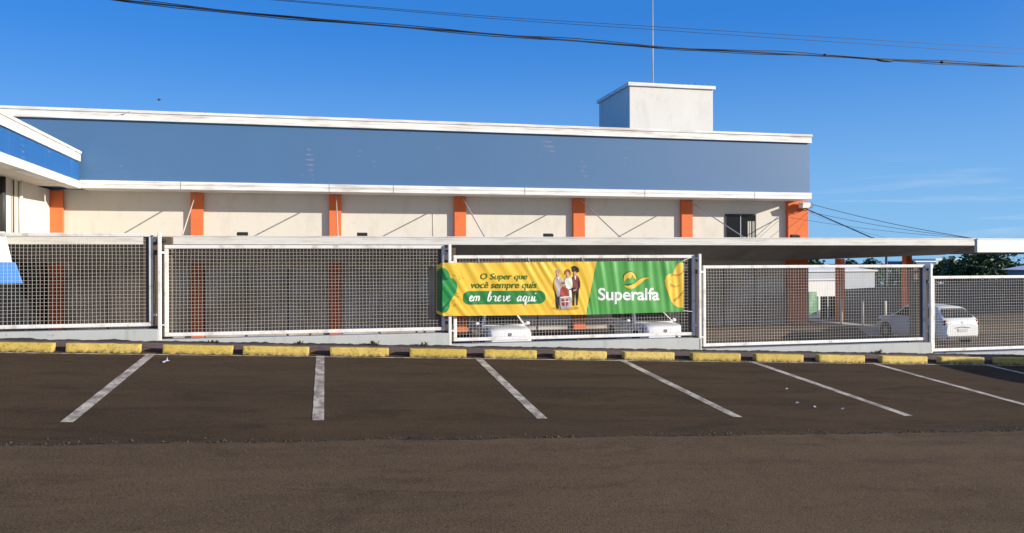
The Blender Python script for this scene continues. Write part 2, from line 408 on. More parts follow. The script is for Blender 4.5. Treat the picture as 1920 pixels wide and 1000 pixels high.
# the road: a slightly higher overlay whose edge toward the bays is broken
random.seed(3)
xs = [-30 + 0.06 * i for i in range(1251)]
b = MB(); ed = []
for x in xs:
    w = mnoise.noise(Vector((x * 1.1, 0, 0))) * 0.05 + mnoise.noise(Vector((x * 7.0, 3, 0))) * 0.045
    ed.append(8.13 + 0.014 * (x - 2) + w)
n = len(xs)
b.add([(x, -14, gz(x, -14) + 0.016) for x in xs] + [(x, e - 0.03, gz(x, e) + 0.016) for x, e in zip(xs, ed)] + [(x, e, gz(x, e) - 0.02) for x, e in zip(xs, ed)],
      [(k*n+i, k*n+i+1, (k+1)*n+i+1, (k+1)*n+i) for k in (0, 1) for i in range(n - 1)])
# sides of the road bed
b.add([(-30, -14, -5.5), (45, -14, -5.5), (45, -14, gz(45, -14) + 0.016), (-30, -14, gz(-30, -14) + 0.016)], [(0, 1, 2, 3)])
tag(b.build('road', M['asphalt_road']), kind='structure')
# loose grit along the joint (sparse)
b = MB()
for k in range(1500):
    x = random.uniform(-6, 13); e = 8.14 + 0.014 * (x - 2) + random.gauss(0.02, 0.07)
    s = random.uniform(0.004, 0.013) * (1.7 if random.random() < 0.08 else 1)
    z = gz(x, e) + 0.004
    q = [Vector((x, e, z + s)), ] 
    a = random.uniform(0, 6.28)
    base = [Vector((x + s * math.cos(a + i * 2.1) * random.uniform(0.8, 1.4), e + s * math.sin(a + i * 2.1), z - 0.004)) for i in range(3)]
    b.add(q + base, [(0, 1, 2), (0, 2, 3), (0, 3, 1)])
tag(b.build('gravel', M['pebble']), label='loose grit scattered along the joint between road and parking bays', cat='gravel', kind='stuff')
b = MB()
for k in range(800):
    x = random.uniform(-6, 13.5)
    if mnoise.noise(Vector((x * 1.4, 9, 0))) < -0.12: continue
    e = 8.15 + 0.014 * (x - 2) + random.gauss(0.03, 0.022)
    l = random.uniform(0.015, 0.08); h = random.uniform(0.008, 0.026)
    z = gz(x, e) + 0.004
    pts = [(x - l, e, z + 0.043 * l), (x - l * 0.3, e - h, z), (x + l * 0.6, e - h * 0.6, z - 0.02 * l), (x + l, e + h * 0.2, z - 0.043 * l), (x + l * 0.2, e + h, z), (x - l * 0.5, e + h * 0.7, z)]
    b.add(pts, [tuple(range(6))])
b.build('joint_crack', M['grime'], parking)
# painted bay lines (on the strip, 4 mm up)
bay_x = [-2.54, -0.08, 2.43, 4.92, 7.37, 9.82, 12.28]
for i, x in enumerate(bay_x):
    b = MB(); ys = lin(8.92 + 0.03 * i, 13.0, 24); w = 0.062
    vs = []
    for y in ys:
        for sgn in (-1, 1):
            xx = x + sgn * (w + 0.006 * mnoise.noise(Vector((y * 5, i * 3 + sgn, 0)))); vs.append((xx, y, gz(xx, y) + 0.004))
    b.add(vs, [(2*k, 2*k+1, 2*k+3, 2*k+2) for k in range(len(ys) - 1)])
    b.build('bay_line', M['bay_paint'], parking)
b = MB()
xs = lin(-6, 13.5, 80)
b.add([(x, 12.93 + dy, gz(x, 12.93 + dy) + 0.0045) for x in xs for dy in (-0.028, 0.028)], [(2*k, 2*k+1, 2*k+3, 2*k+2) for k in range(79)])
b.build('edge_line', M['bay_paint'], parking)
# kerb between the wheel stops and the fence wall
b = MB(); xs = lin(-30, 30, 240); n = len(xs)
def kz(x, y): return gz(x, y) + 0.052
rows = []
for (y, dz) in ((13.26, -0.06), (13.27, 0.04), (13.31, 0.052), (13.62, 0.055), (13.84, 0.06)):
    rows.append([(x, y + 0.012 * mnoise.noise(Vector((x * 3, y, 1))), gz(x, y) + dz + 0.006 * mnoise.noise(Vector((x * 5, y * 4, 2)))) for x in xs])
b.add([p for r in rows for p in r], [(k*n+i, k*n+i+1, (k+1)*n+i+1, (k+1)*n+i) for k in range(4) for i in range(n - 1)])
tag(b.build('kerb', M['kerb']), kind='structure')
# the shop's lower lot behind the fence
def lz(x, y):
    z = -1.06 + 0.35 * max(0.0, min(1.0, (y - 30.3) / 0.7))
    if y > 36: z -= min(1.0, (y - 36) / 11) * 1.06
    return z
sheet('parking_lot', lin(-40, 60, 40), [14.1, 18, 24, 28, 30.3, 31.0, 34, 36, 38, 41, 44, 47, 52, 60], lz, M['lot'], 5.0)
b = MB()
b.prism([(22.75, 30.2, -1.2), (23.45, 30.0, -1.2), (22.95, 34.6, -1.2), (22.21, 34.6, -1.2)], (0, 0, 0.552))
tag(b.build('walkway', M['walk_edge']), kind='structure')

# ------------------------------------------------------------------ store building
store = thing('store_building', 'long store with pale blue cladding band, cream walls and orange columns', 'building', (6, 33.2, -0.65))
WY = 33.17
b = MB(); b.box(-9.97, 21.4, WY, 60, -1.2, 7.2)
wall = b.build('wall', M['cream'], store)
b = MB(); b.box(-20, 21.35, 33.0, 60.2, 7.2, 7.30); b.build('roof', M['roofing'], store)
b = MB(); b.box(-20.0, 20.95, 31.9, WY - 0.003, 5.0, 7.6); b.box(-20, 21.42, WY - 0.003, 60.3, 4.95, 7.6)
fas = b.build('fascia', M['clad_pale'], store)
b = MB(); b.box(-20.0, 20.99, 31.80, 32.4, 7.41, 7.66); b.box(-20.0, 21.02, 31.765, 32.45, 7.663, 7.765); b.box(-20, 21.0, 31.78, 31.81, 7.39, 7.435)
b.box(20.9, 21.0, 32.45, 60, 7.41, 7.76)
b.build('top_trim', M['trim'], fas, 0.008)
b = MB(); b.box(-8.62, 20.99, 31.80, 31.898, 4.90, 5.035); b.box(-8.62, 20.985, 31.815, 31.898, 5.035, 5.055); b.box(-8.62, 20.99, 31.80, 31.898, 5.055, 5.19)
b.box(-8.62, 20.95, 31.9, WY - 0.01, 4.90, 4.96)
b.build('bottom_trim', M['trim_clean'], fas, 0.008)
# sheet joints of the trims
for (name, zs, mt, xs_) in (('trim_joint', (4.895, 5.195), 'trim_clean', [-5.2, 0.15, 2.6, 7.9, 13.1, 18.2]),):
    for x in xs_:
        b = MB(); b.box(x, x + 0.012, 31.794, 31.80, *zs); b.build(name, M['grey_steel'], fas)
# orange columns, seven in a row with the wide corner one
cols = [(-9.966, -9.5), (-5.044, -4.58), (0.154, 0.632), (5.202, 5.693), (10.334, 10.859), (15.325, 15.86)]
for (x0, x1) in cols:
    b = MB(); b.box(x0, x1, 33.0, WY + 0.01, -0.9, 4.897); b.build('column', M['orange'], store, 0.012)
b = MB(); b.box(20.545, 21.58, 32.97, 34.0, -0.9, 4.94); b.build('corner_column', M['orange'], store, 0.012)
# glazed shop windows under the canopy, one per bay
edges = [c[1] for c in cols]; nxt = [c[0] for c in cols[1:]] + [20.545]
for (x0, x1) in zip(edges, nxt):
    b = MB(); b.box(x0 + .004, x1 - .004, WY - 0.03, WY - 0.002, -0.9, 1.95)
    sw = b.build('shop_window', M['shop_glass'], store)
    nn = 3
    for k in range(nn + 1):
        x = x0 + .03 + (x1 - x0 - .06) * k / nn
        b = MB(); b.box(x - .022, x + .022, WY - 0.06, WY - 0.031, -0.9, 1.95); b.build('window_bar', M['grey_steel'], sw)
b = MB(); b.tube([(4.34, WY - .014, 3.0), (4.33, WY - .014, 4.2)], 0.007, 6); b.build('wire_shadow_strand', M['rod'], store)  # thin strand put in place of a wire's shadow line on the wall
# upstairs window
b = MB()
x0, x1, z0, z1 = 17.5, 19.03, 2.9, 4.30
for q in ((x0, x0 + .05, z0, z1), (x1 - .05, x1, z0, z1), (x0 + .05, x1 - .05, z1 - .05, z1), (x0 + .05, x1 - .05, z0, z0 + .05)):
    b.box(q[0], q[1], WY - 0.035, WY + 0.01, q[2], q[3])
win = b.build('window', M['dark_metal'], store)
b = MB(); b.box(x0 + .05, x1 - .05, WY - 0.012, WY - 0.002, z0 + .05, z1 - .05); b.build('pane', M['glass'], win)
b = MB(); b.box(18.24, 18.275, WY - 0.04, WY - 0.013, z0 + .05, z1 - .05); b.build('mullion', M['galv'], win)
b = MB()
for k, x in enumerate((18.62, 18.72, 18.86, 18.93)): b.box(x, x + (0.07 if k < 2 else 0.05), WY - 0.02, WY - 0.0125, z0 + .05, z1 - 0.32)
b.build('curtain', M['curtain'], win)
# rooftop tower
b = MB(); b.box(13.68, 17.87, 35, 39.25, 7.2, 10.27); tow = b.build('tower', M['stucco'], store, 0.02)
b = MB(); b.box(13.585, 17.965, 34.9, 39.35, 10.272, 10.43); b.build('tower_cap', M['trim_clean'], tow, 0.01)
for x in (16.6, 16.95, 17.35, 17.6):
    b = MB(); b.tube([(x, 34.98, 10.43), (x, 34.98, 10.50 + 0.06 * (x == 16.95))], 0.012, 6); b.build('cap_spike', M['dark_metal'], tow)
# left wing that comes toward the street
sk = lambda y: -8.6 + (31.65 - y) * 0.034
def wingbox(b, z0, z1, out, y0=31.66, y1=12.0, inn=0.35):
    b.hexa([(sk(y0) - inn, y0, z0), (sk(y0) + out, y0, z0), (sk(y1) + out, y1, z0), (sk(y1) - inn, y1, z0)],
           [(sk(y0) - inn, y0, z1), (sk(y0) + out, y0, z1), (sk(y1) + out, y1, z1), (sk(y1) - inn, y1, z1)])
b = MB(); wingbox(b, 5.02, 5.95, 0.0); wf = b.build('wing_fascia', M['clad_blue'], store)
b = MB(); wingbox(b, 5.83, 6.10, 0.07); wingbox(b, 6.103, 6.19, 0.11); b.build('wing_top_trim', M['trim_clean'], wf, 0.008)
b = MB(); wingbox(b, 4.86, 5.12, 0.07); b.build('wing_bottom_trim', M['trim_clean'], wf, 0.008)
b = MB(); b.box(-16, -8.9, 12.1, 31.6, 4.93, 5.0); b.box(-16, -8.75, 12.2, 31.6, 5.9, 6.0); b.build('wing_soffit', M['cream'], wf)
b = MB(); b.box(-16, -9.95, 14.5, WY - 0.003, -1.2, 4.93); b.build('wing_wall', M['cream'], store)
b = MB(); b.box(-9.949, -9.90, 24.0, 32.6, -0.6, 2.75)
gl = b.build('shopfront', M['glass'], store)
for y in (24.0, 26.1, 28.2, 30.3, 32.5):
    b = MB(); b.box(-9.899, -9.85, y, y + 0.06, -0.6, 2.75); b.build('shopfront_frame', M['dark_metal'], gl)
for (y, r, mt) in ((29.9, 0.06, 'white_clean'), (29.25, 0.025, 'grey_steel'), (28.35, 0.09, 'dark_metal')):
    b = MB(); b.tube([(-9.88, y, 2.9), (-9.88, y, 4.92)], r, 10); b.build('downpipe', M[mt], store)

# white flood light under the corner of the fascia
fl = thing('corner_flood_light', 'white flood light box on the corner column just under the fascia', 'flood light', (21.18, 32.8, 4.55))
b = MB(); b.hexa([(20.98, 32.52, 4.56), (21.38, 32.52, 4.56), (21.36, 32.85, 4.60), (21.0, 32.85, 4.60)], [(20.98, 32.46, 4.80), (21.38, 32.46, 4.80), (21.36, 32.85, 4.84), (21.0, 32.85, 4.84)]); b.build('lamp_box', M['white_clean'], fl, 0.02)
b = MB(); b.tube([(21.05, 32.96, 4.5), (21.05, 32.7, 4.48), (21.05, 32.62, 4.57)], 0.015, 6); b.build('bracket', M['dark_metal'], fl); b = MB(); b.tube([(21.3, 32.96, 4.48), (21.3, 32.7, 4.46), (21.3, 32.62, 4.57)], 0.015, 6); b.build('bracket', M['dark_metal'], fl)
b = MB(); b.disc((21.52, 32.8, 4.70), (0.3, -1, 0), 0.13, 0.3, 14); b.build('camera_housing', M['house_blue'], fl)

# ------------------------------------------------------------------ flat canopy in front of the facade
cano = thing('entrance_canopy', 'long flat white canopy hung on rods in front of the cream wall', 'canopy', (6, 28, 2.8))
b = MB(); b.box(-9.4, 25.12, 27.0, 27.14, 2.77, 3.05)
b.box(-9.4, 25.12, 26.985, 27.0, 3.015, 3.055)
cb = b.build('fascia_beam', M['canopy_face'], cano, 0.008)
b = MB()
def slab(x0, x1, xb0, xb1, za0, za1, zc0, zc1):      # lip, deep line, back line
    b.hexa([(x0, 27.141, 2.76), (x1, 27.141, 2.76), (x1, 28.6, za1), (x0, 28.6, za0)], [(x0, 27.141, 3.0), (x1, 27.141, 3.0), (x1, 28.6, 3.0), (x0, 28.6, 3.0)])
    b.hexa([(x0, 28.603, za0), (x1, 28.603, za1), (xb1, 33.0, zc1), (xb0, 33.0, zc0)], [(x0, 28.603, 3.0), (x1, 28.603, 3.0), (xb1, 33.0, 3.0), (xb0, 33.0, 3.0)])
slab(-9.4, 17.5, -9.4, 17.5, 2.2, 2.2, 2.26, 2.26); slab(17.503, 25.11, 17.503, 24.0, 2.2, 2.42, 2.26, 2.30)
b.hexa([(21.59, 33.003, 2.30), (24.0, 33.003, 2.30), (23.7, 34.6, 2.26), (21.59, 34.6, 2.26)], [(21.59, 33.003, 3.0), (24.0, 33.003, 3.0), (23.7, 34.6, 3.0), (21.59, 34.6, 3.0)])
b.build('slab', M['soffit'], cano)
for (x, y1) in ((-4.85, 30.0), (0.43, 28.6), (5.52, 28.1), (10.62, 28.1), (15.65, 28.1), (21.3, 28.1)):
    b = MB(); b.tube([(x, 33.0 if x < 20 else 32.9, 4.86 if x < 20 else 4.6), (x, y1, 3.07 + (y1 - 28.1) * 0.05)], 0.024, 6)
    b.tube([(x, y1, 2.99), (x, y1, 3.12)], 0.04, 6); b.build('tie_rod', M['rod'] if x < 20 else M['dark_metal'], cano)
for (p, q, r) in (((21.5, 32.5, 4.72), (25.05, 27.1, 3.06), 0.012), ((21.62, 32.95, 4.42), (25.05, 27.1, 3.06), 0.009), ((20.6, 32.93, 4.15), (25.05, 27.1, 3.05), 0.007), ((21.7, 32.98, 4.36), (24.1, 30.0, 3.0), 0.005)):
    b = MB(); p, q = Vector(p), Vector(q)
    b.tube([p.lerp(q, k / 10) - Vector((0, 0, 0.10 * math.sin(math.pi * k / 10))) for k in range(11)], r, 6); b.build('stay_cable', M['galv_dark'], cano)
b = MB(); b.box(23.85, 24.17, 33.95, 34.27, -0.7, 2.27); b.build('column', M['orange'], cano, 0.01)
# the second, whiter canopy that goes on to the right
can2 = thing('side_canopy', 'clean bright white canopy continuing to the right edge of the photo', 'canopy', (30, 31, 2.5))
b = MB(); b.box(25.13, 38, 26.95, 27.1, 2.50, 3.045); b.box(25.13, 38.0, 26.93, 26.95, 3.0, 3.05); b.build('fascia_beam', M['white_clean'], can2, 0.008)
b = MB(); b.hexa([(25.14, 27.101, 2.50), (37.9, 27.101, 2.50), (37.9, 37.4, 2.50), (26.5, 37.4, 2.50)], [(25.14, 27.101, 3.0), (37.9, 27.101, 3.0), (37.9, 37.4, 3.0), (26.5, 37.4, 3.0)]); b.build('slab', M['soffit'], can2)
for (x, y) in ((29.4, 36.2), (37.55, 36.2)):
    b = MB(); b.box(x, x + 0.34, y, y + 0.34, -1.2, 2.5); b.build('column', M['orange'], can2, 0.01)
b = MB(); b.box(29.58, 29.80, 36.165, 36.195, -0.36, 0.47)
tag(b.build('notice_board', M['bollard']), 'pale upright notice board on the far orange column under the side canopy', 'notice board')
# small flood lights on the canopy
labs = ['small black flood light on canopy between the second and third orange columns',
        'small black flood light on canopy just right of the third orange column', 'small black flood light on canopy between the fourth and fifth orange columns',
        'small black flood light on canopy below the upstairs window, beside the corner column']
proto = None
for (x, l) in zip((-2.68, 1.24, 7.87, 18.75 - 0.9), labs):
    if proto is None:
        proto = thing('flood_light', l, 'flood light', (0, 0, 0), 'black flood lights on the canopy')
        b = MB(); b.hexa([(-.17, -.10, .05), (.17, -.10, .05), (.17, .06, .09), (-.17, .06, .09)], [(-.17, -.13, .15), (.17, -.13, .15), (.17, .03, .19), (-.17, .03, .19)]); b.build('lamp_head', M['black_plastic'], proto, 0.01, local=True)
        b = MB(); b.box(-.05, .05, -.04, .04, 0, .06); b.build('stand', M['dark_metal'], proto, local=True)
        o = proto
    else:
        o = copy_tree(proto); tag(o, l)
    o.location = (x * 0.975, 27.5, 3.001)

# blue and white awning at the wing entrance
aw = thing('awning', 'blue and white slanted awning at the left edge behind the mesh fence', 'awning', (-9, 24, 2.2))
b = MB(); b.prism([(-13, 24, 2.23), (-8.16, 24, 2.23), (-8.33, 24, 3.05), (-13, 24, 3.05)], (0, 0.05, 0)); b.build('white_band', M['white_clean'], aw, 0.01)
b = MB(); b.prism([(-13, 24.003, 1.62), (-7.90, 24.003, 1.66), (-8.08, 24.003, 2.227), (-13, 24.003, 2.227)], (0, 0.05, 0)); b.build('blue_band', M['awning_blue'], aw, 0.01)
b = MB(); b.tube([(-8.3, 24.08, 1.75), (-9.94, 24.08, 0.9)], 0.025, 6); b.build('strut', M['dark_metal'], aw)

# ------------------------------------------------------------------ yellow wheel stops, one by one
stops = [(-4.9, -3.897), (-3.727, -2.72), (-2.393, -1.395), (-1.24, -0.255), (0.07, 0.984), (1.324, 2.244), (2.545, 3.432), (3.755, 4.669), (4.996, 5.919),
         (6.259, 7.179), (7.482, 8.417), (8.753, 9.692), (10.064, 11.031), (11.336, 12.3), (12.62, 13.6)]
bays = ['left of the leftmost painted line', 'between the first and second painted lines from left', 'between the second and third painted lines from left', 'between the third and fourth painted lines from left',
        'between the fourth and fifth painted lines from left', 'between the fifth and sixth painted lines from left']
stop_labels = []
for i in range(15):
    side = 'left' if i % 2 == 0 else 'right'
    if i < 12: stop_labels.append(side + ' yellow wheel stop ' + bays[i // 2])
stop_labels += ['fully sunlit yellow wheel stop just right of the rightmost bay line start', 'yellow wheel stop half in sun and half in the dark shadow', 'rightmost yellow wheel stop, wholly in the dark shadow']
random.seed(11)
smesh = []
for v in range(3):
    bm = bmesh.new()
    L = 0.94
    prof = [(-0.085, 0.0), (-0.076, 0.115), (-0.066, 0.125), (0.05, 0.125), (0.06, 0.115), (0.07, 0.0)]
    nx = 40
    vs = []
    for i in range(nx + 1):
        x = -L / 2 + L * i / nx
        e = 1 - 0.10 * (abs(2 * i / nx - 1) ** 24)
        row = []
        for (y, z) in prof:
            q = Vector((x * 9, y * 20, z * 20 + v * 10))
            row.append(bm.verts.new((x + 0.004 * mnoise.noise(q), y * e + 0.006 * mnoise.noise(q + Vector((5, 0, 0))), z + (0.006 * mnoise.noise(q + Vector((0, 7, 0))) if z > 0 else -0.03))))
        vs.append(row)
    for i in range(nx):
        for k in range(5): bm.faces.new((vs[i][k], vs[i][k+1], vs[i+1][k+1], vs[i+1][k]))
    bm.faces.new(vs[0]); bm.faces.new(list(reversed(vs[-1])))
    bmesh.ops.recalc_face_normals(bm, faces=bm.faces)
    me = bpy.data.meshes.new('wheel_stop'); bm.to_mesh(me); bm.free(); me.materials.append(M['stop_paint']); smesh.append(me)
for i, (x0, x1) in enumerate(stops):
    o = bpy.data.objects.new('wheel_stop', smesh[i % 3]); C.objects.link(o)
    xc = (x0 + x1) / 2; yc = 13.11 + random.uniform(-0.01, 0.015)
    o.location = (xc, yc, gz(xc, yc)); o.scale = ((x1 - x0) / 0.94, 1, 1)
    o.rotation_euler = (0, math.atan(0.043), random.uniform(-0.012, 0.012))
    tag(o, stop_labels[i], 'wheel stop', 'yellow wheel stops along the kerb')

# ------------------------------------------------------------------ fence: base wall, posts, mesh panels
FY = 13.9
panels = [(-7.2, -2.69, 1.20, 2.69), (-2.52, 2.02, 1.027, 2.50), (2.165, 6.71, 0.83, 2.327), (6.87, 11.72, 0.61, 2.129), (11.86, 16.5, 0.375, 1.895), (16.65, 21.2, 0.17, 1.69)]
basetop = [1.155, 0.985, 0.785, 0.57, 0.335, 0.13]
bx = [-30, -2.60, 2.09, 6.79, 11.79, 16.58, 30]
fw = thing('fence_wall', 'low grey concrete wall stepping down under the mesh fence', 'wall', (4.6, FY, 0.5))
b = MB()
for i in range(6):
    zt = basetop[i]
    b.box(bx[i] + 0.0015, bx[i+1] - 0.0015, 13.80, 14.06, -2.0, zt)
b.build('wall', M['base_wall'], fw, 0.01)
# grime line at the foot of the wall
b = MB(); xs = lin(-8, 18, 400); vs = []
for x in xs:
    h = 0.075 + 0.02 * mnoise.noise(Vector((x * 2.3, 0, 5))) + 0.018 * mnoise.noise(Vector((x * 11, 0, 5)))
    vs += [(x, 13.70, gz(x, 13.7) + 0.055), (x, 13.794, gz(x, 13.8) + h)]
    vs += [(x, 13.797, gz(x, 13.8) + h - 0.01)]
b.add(vs, [(3*k+j, 3*k+j+1, 3*k+j+4, 3*k+j+3) for k in range(399) for j in (0, 1)])
b.build('moss_line', M['grime'], fw)
pl = ['leftmost mesh fence panel, in front of the dark shopfront and blue awning', 'mesh fence panel left of the banner, in front of the grey shaded wall', 'mesh fence panel that carries the yellow and green banner',
      'mesh fence panel right of the banner, in front of the corner column', 'rightmost visible mesh fence panel, in front of the white hatchback', 'mesh fence panel beyond the right edge']
for i, (x0, x1, z0, z1) in enumerate(panels):
    p = thing('mesh_fence', pl[i], 'fence panel', ((x0 + x1) / 2, FY, z0), 'white mesh fence panels')
    b = MB(); r = 0.033
    e = r
    for (a0, a1, c0, c1) in ((x0, x1, z1 - .06, z1), (x0, x1, z0, z0 + .06), (x0, x0 + .06, z0 + .06, z1 - .06), (x1 - .06, x1, z0 + .06, z1 - .06)):
        b.box(a0, a1, FY - .03, FY + .03, c0, c1)
    b.build('frame', M['frame_white'], p, 0.012)
    b = MB(); b.box(x1 - 0.145, x1 - 0.061, FY + 0.004, FY + 0.012, z0 + .061, z1 - .061); b.build('side_plate', M['grey_steel'], p)
    b = MB(); w = 0.0018; st = 0.0575
    x1 -= 0.085; nx = int((x1 - x0 - 0.12) / st)
    for k in range(1, nx + 1):
        x = x0 + 0.06 + (x1 - x0 - 0.12) * k / (nx + 1); dx = 0.004 * mnoise.noise(Vector((k * 1.7, i, 0)))
        b.tube([(x + dx + 0.007 * mnoise.noise(Vector((k * 0.31, q * 0.9, i))), FY - w + 0.02 * mnoise.noise(Vector((x * 0.8, q * 0.7, i + 3))) * (0 < q < 4), z0 + 0.05 + (z1 - z0 - 0.1) * q / 4) for q in range(5)], w * 1.2, 4, False)
    nz = int((z1 - z0 - 0.12) / st)
    for k in range(1, nz + 1):
        z = z0 + 0.06 + (z1 - z0 - 0.12) * k / (nz + 1); dz = 0.004 * mnoise.noise(Vector((k * 1.3, i, 7)))
        b.tube([(x0 + 0.05 + (x1 - 0.07 - x0) * q / 10, FY + w + 0.02 * mnoise.noise(Vector(((x0 + (x1 - x0) * q / 10) * 0.8, (z - z0) / (z1 - z0) * 2.8, i + 3))) * (0 < q < 10), z + dz + 0.008 * mnoise.noise(Vector((q * 0.6, k * 0.31, i + 9)))) for q in range(11)], w * 1.2, 4, False)
    b.build('wire_mesh', M['wire'], p)
    x1 += 0.085
    for x in (x0 - 0.05, x1 - 0.005):
        for z in (z0 + 0.18, z1 - 0.12):
            b = MB(); b.box(x, x + 0.055, FY - 0.03, FY + 0.03, z - 0.018, z + 0.018); b.build('bracket', M['frame_white'], p)
    for x in (x0 + 0.35, (x0 + x1) / 2, x1 - 0.35):
        b = MB(); b.box(x - 0.02, x + 0.02, FY + 0.01, FY + 0.03, basetop[i] - 0.002, z0 + 0.02); b.build('foot', M['grey_steel'], p)
pz = [(2.695, 0.99), (2.52, 0.79), (2.345, 0.575), (2.145, 0.34), (1.91, 0.135)]
pn = ['white fence post between the two leftmost mesh panels', 'white fence post at the left end of the banner', 'white fence post just right of the banner', 'white fence post just left of the white hatchback', 'white fence post beyond the right edge']
px_ = [-2.566, 2.105, 6.79, 11.80, 16.58]
for i, x in enumerate(px_):
    p = thing('fence_post', pn[i], 'fence post', (x, FY, pz[i][1]), 'posts between the fence panels')
    b = MB(); b.box(x - .04, x + .014, FY - .10, FY - .045, pz[i][1] - .07, pz[i][0]); b.build('tube', M['frame_white'], p, 0.01)
    b = MB(); b.box(x - 0.22, x + 0.13, FY + 0.165, FY + 0.30, -0.2, pz[i][0] - 0.06); b.build('pillar', M['grey_steel'], p, 0.006)
    for z in (pz[i][0] - 0.12, pz[i][1] + 0.2):
        b = MB(); b.box(x - 0.06, x + 0.05, FY - 0.05, FY + 0.16, z - 0.02, z + 0.02); b.build('clamp', M['dark_metal'], p)

# ------------------------------------------------------------------ the banner
BZ0, BZ1 = 1.27, 2.20
def art(px, py):
    """artwork units (the print's own layout grid) -> position across and up the cloth in metres"""
    X = 1.53465803e-06 * px * px + 6.66543371e-03 * px - 4.62179429
    d = 13.8 * 0.97425 + 0.22546 * X
    return X, EYE - (py - (489 - 0.0032 * (px - 960))) * d / 1513
def wave(X, z):
    t = max(0.0, min(1.0, (z - BZ0) / (BZ1 - BZ0)))
    g = 1 / (1 + math.exp(-(X - 4.65) * 8))               # green side hangs in steeper folds
    s1 = X - (1 - t) * 0.62 * (1 - g) - (1 - t) * 0.10 * g
    a = 0.4 + 0.6 * t
    q = mnoise.noise(Vector((s1 * 1.6, t * 0.7, 2.0)))
    f = math.sin(s1 * 19 + 2.5 * q) * 0.5 + 0.5
    y = (f ** 2.2) * 0.017 * a * (0.45 + 0.9 * abs(mnoise.noise(Vector((s1 * 1.1, 0.2 * t, 8.0)))) + 0.25 * g)
    y += 0.006 * a * math.sin(s1 * 41 + 4 * q) * max(0, mnoise.noise(Vector((X * 0.9, z, 4.0))) + 0.35)
    y += 0.012 * mnoise.noise(Vector((X * 2.0, z * 3.0, 1.0)))
    if X < 2.6: y += 0.012 * math.sin((X + z) * 26) * (2.6 - X) * max(0, 0.7 - t)
    if X < 1.955: y -= (1.955 - X) * 1.1                  # the left end is folded away round the post
    return 13.775 - y
def cloth(name, polys, m, layer, parent, maxe=0.026):
    """flat printed shapes laid on the cloth, in artwork units"""
    bm = bmesh.new()
    for poly in polys:
        vs = [bm.verts.new((art(x, y)[0], 0, art(x, y)[1])) for x, y in poly]
        try: bm.faces.new(vs)
        except ValueError: pass
    return finish_cloth(name, bm, m, layer, parent, maxe)
def finish_cloth(name, bm, m, layer, parent, maxe=0.026):
    bmesh.ops.triangulate(bm, faces=bm.faces)
    for it in range(12):
        es = [e for e in bm.edges if e.calc_length() > maxe]
        if not es: break
        bmesh.ops.subdivide_edges(bm, edges=es, cuts=1)
        bmesh.ops.triangulate(bm, faces=[f for f in bm.faces if len(f.verts) > 3])
    off = ORG[parent]
    for v in bm.verts:
        X, z = v.co.x, v.co.z
        v.co = Vector((X, wave(X, z) - 0.0022 * layer, z)) - off
    bm.normal_update()
    for f in bm.faces:
        if f.normal.y > 0: f.normal_flip()
        f.smooth = True
    me = bpy.data.meshes.new(name); bm.to_mesh(me); bm.free(); me.materials.append(m)
    o = bpy.data.objects.new(name, me); C.objects.link(o); o.parent = parent; ORG[o] = off
    return o
def textpolys(txt, box, shear=0.0, bold=0.0, space=1.0):
    cu = bpy.data.curves.new('lettering', 'FONT'); cu.body = txt; cu.shear = shear; cu.offset = bold; cu.space_character = space; cu.resolution_u = 4
    o = bpy.data.objects.new('lettering', cu); C.objects.link(o)
    bpy.context.view_layer.update()
    me = bpy.data.meshes.new_from_object(o.evaluated_get(bpy.context.evaluated_depsgraph_get()))
    bpy.data.objects.remove(o); bpy.data.curves.remove(cu)
    xs_ = [v.co.x for v in me.vertices]; ys_ = [v.co.y for v in me.vertices]
    ax, bx_, ay, by = min(xs_), max(xs_), min(ys_), max(ys_)
    x0, y0, x1, y1 = box
    bm = bmesh.new(); bm.from_mesh(me); bpy.data.meshes.remove(me)
    for v in bm.verts:
        px = x0 + (v.co.x - ax) / (bx_ - ax) * (x1 - x0); py = y1 - (v.co.y - ay) / (by - ay) * (y1 - y0)
        X, z = art(px, py); v.co = (X, 0, z)
    return bm
def ell(cx, cy, rx, ry, n=18, a0=0.0, a1=6.2832):
    return [(cx + rx * math.cos(a0 + (a1 - a0) * k / n), cy + ry * math.sin(a0 + (a1 - a0) * k / n)) for k in range(n if abs(a1 - a0 - 6.2832) < 0.01 else n + 1)]
def stroke(pts, w0, slant=0.0):
    """a pen stroke of varying width through points (x, y, width factor)"""
    P = []
    for i in range(len(pts) - 1):            # smooth by Catmull-Rom
        p0 = pts[max(i-1, 0)]; p1 = pts[i]; p2 = pts[i+1]; p3 = pts[min(i+2, len(pts)-1)]
        for k in range(6):
            t = k / 6
            P.append([0.5 * ((2*p1[c]) + (-p0[c]+p2[c])*t + (2*p0[c]-5*p1[c]+4*p2[c]-p3[c])*t*t + (-p0[c]+3*p1[c]-3*p2[c]+p3[c])*t**3) for c in (0, 1, 2)])
    P.append(list(pts[-1])); quads = []
    L = []; Rr = []
    for i, p in enumerate(P):
        a = P[max(i-1, 0)]; c = P[min(i+1, len(P)-1)]
        dx, dy = c[0]-a[0], c[1]-a[1]; l = math.hypot(dx, dy) or 1
        w = w0 * p[2] / 2
        L.append((p[0] - dy / l * w, p[1] + dx / l * w)); Rr.append((p[0] + dy / l * w, p[1] - dx / l * w))
    for i in range(len(P) - 1): quads.append([L[i], L[i+1], Rr[i+1], Rr[i]])
    return quads

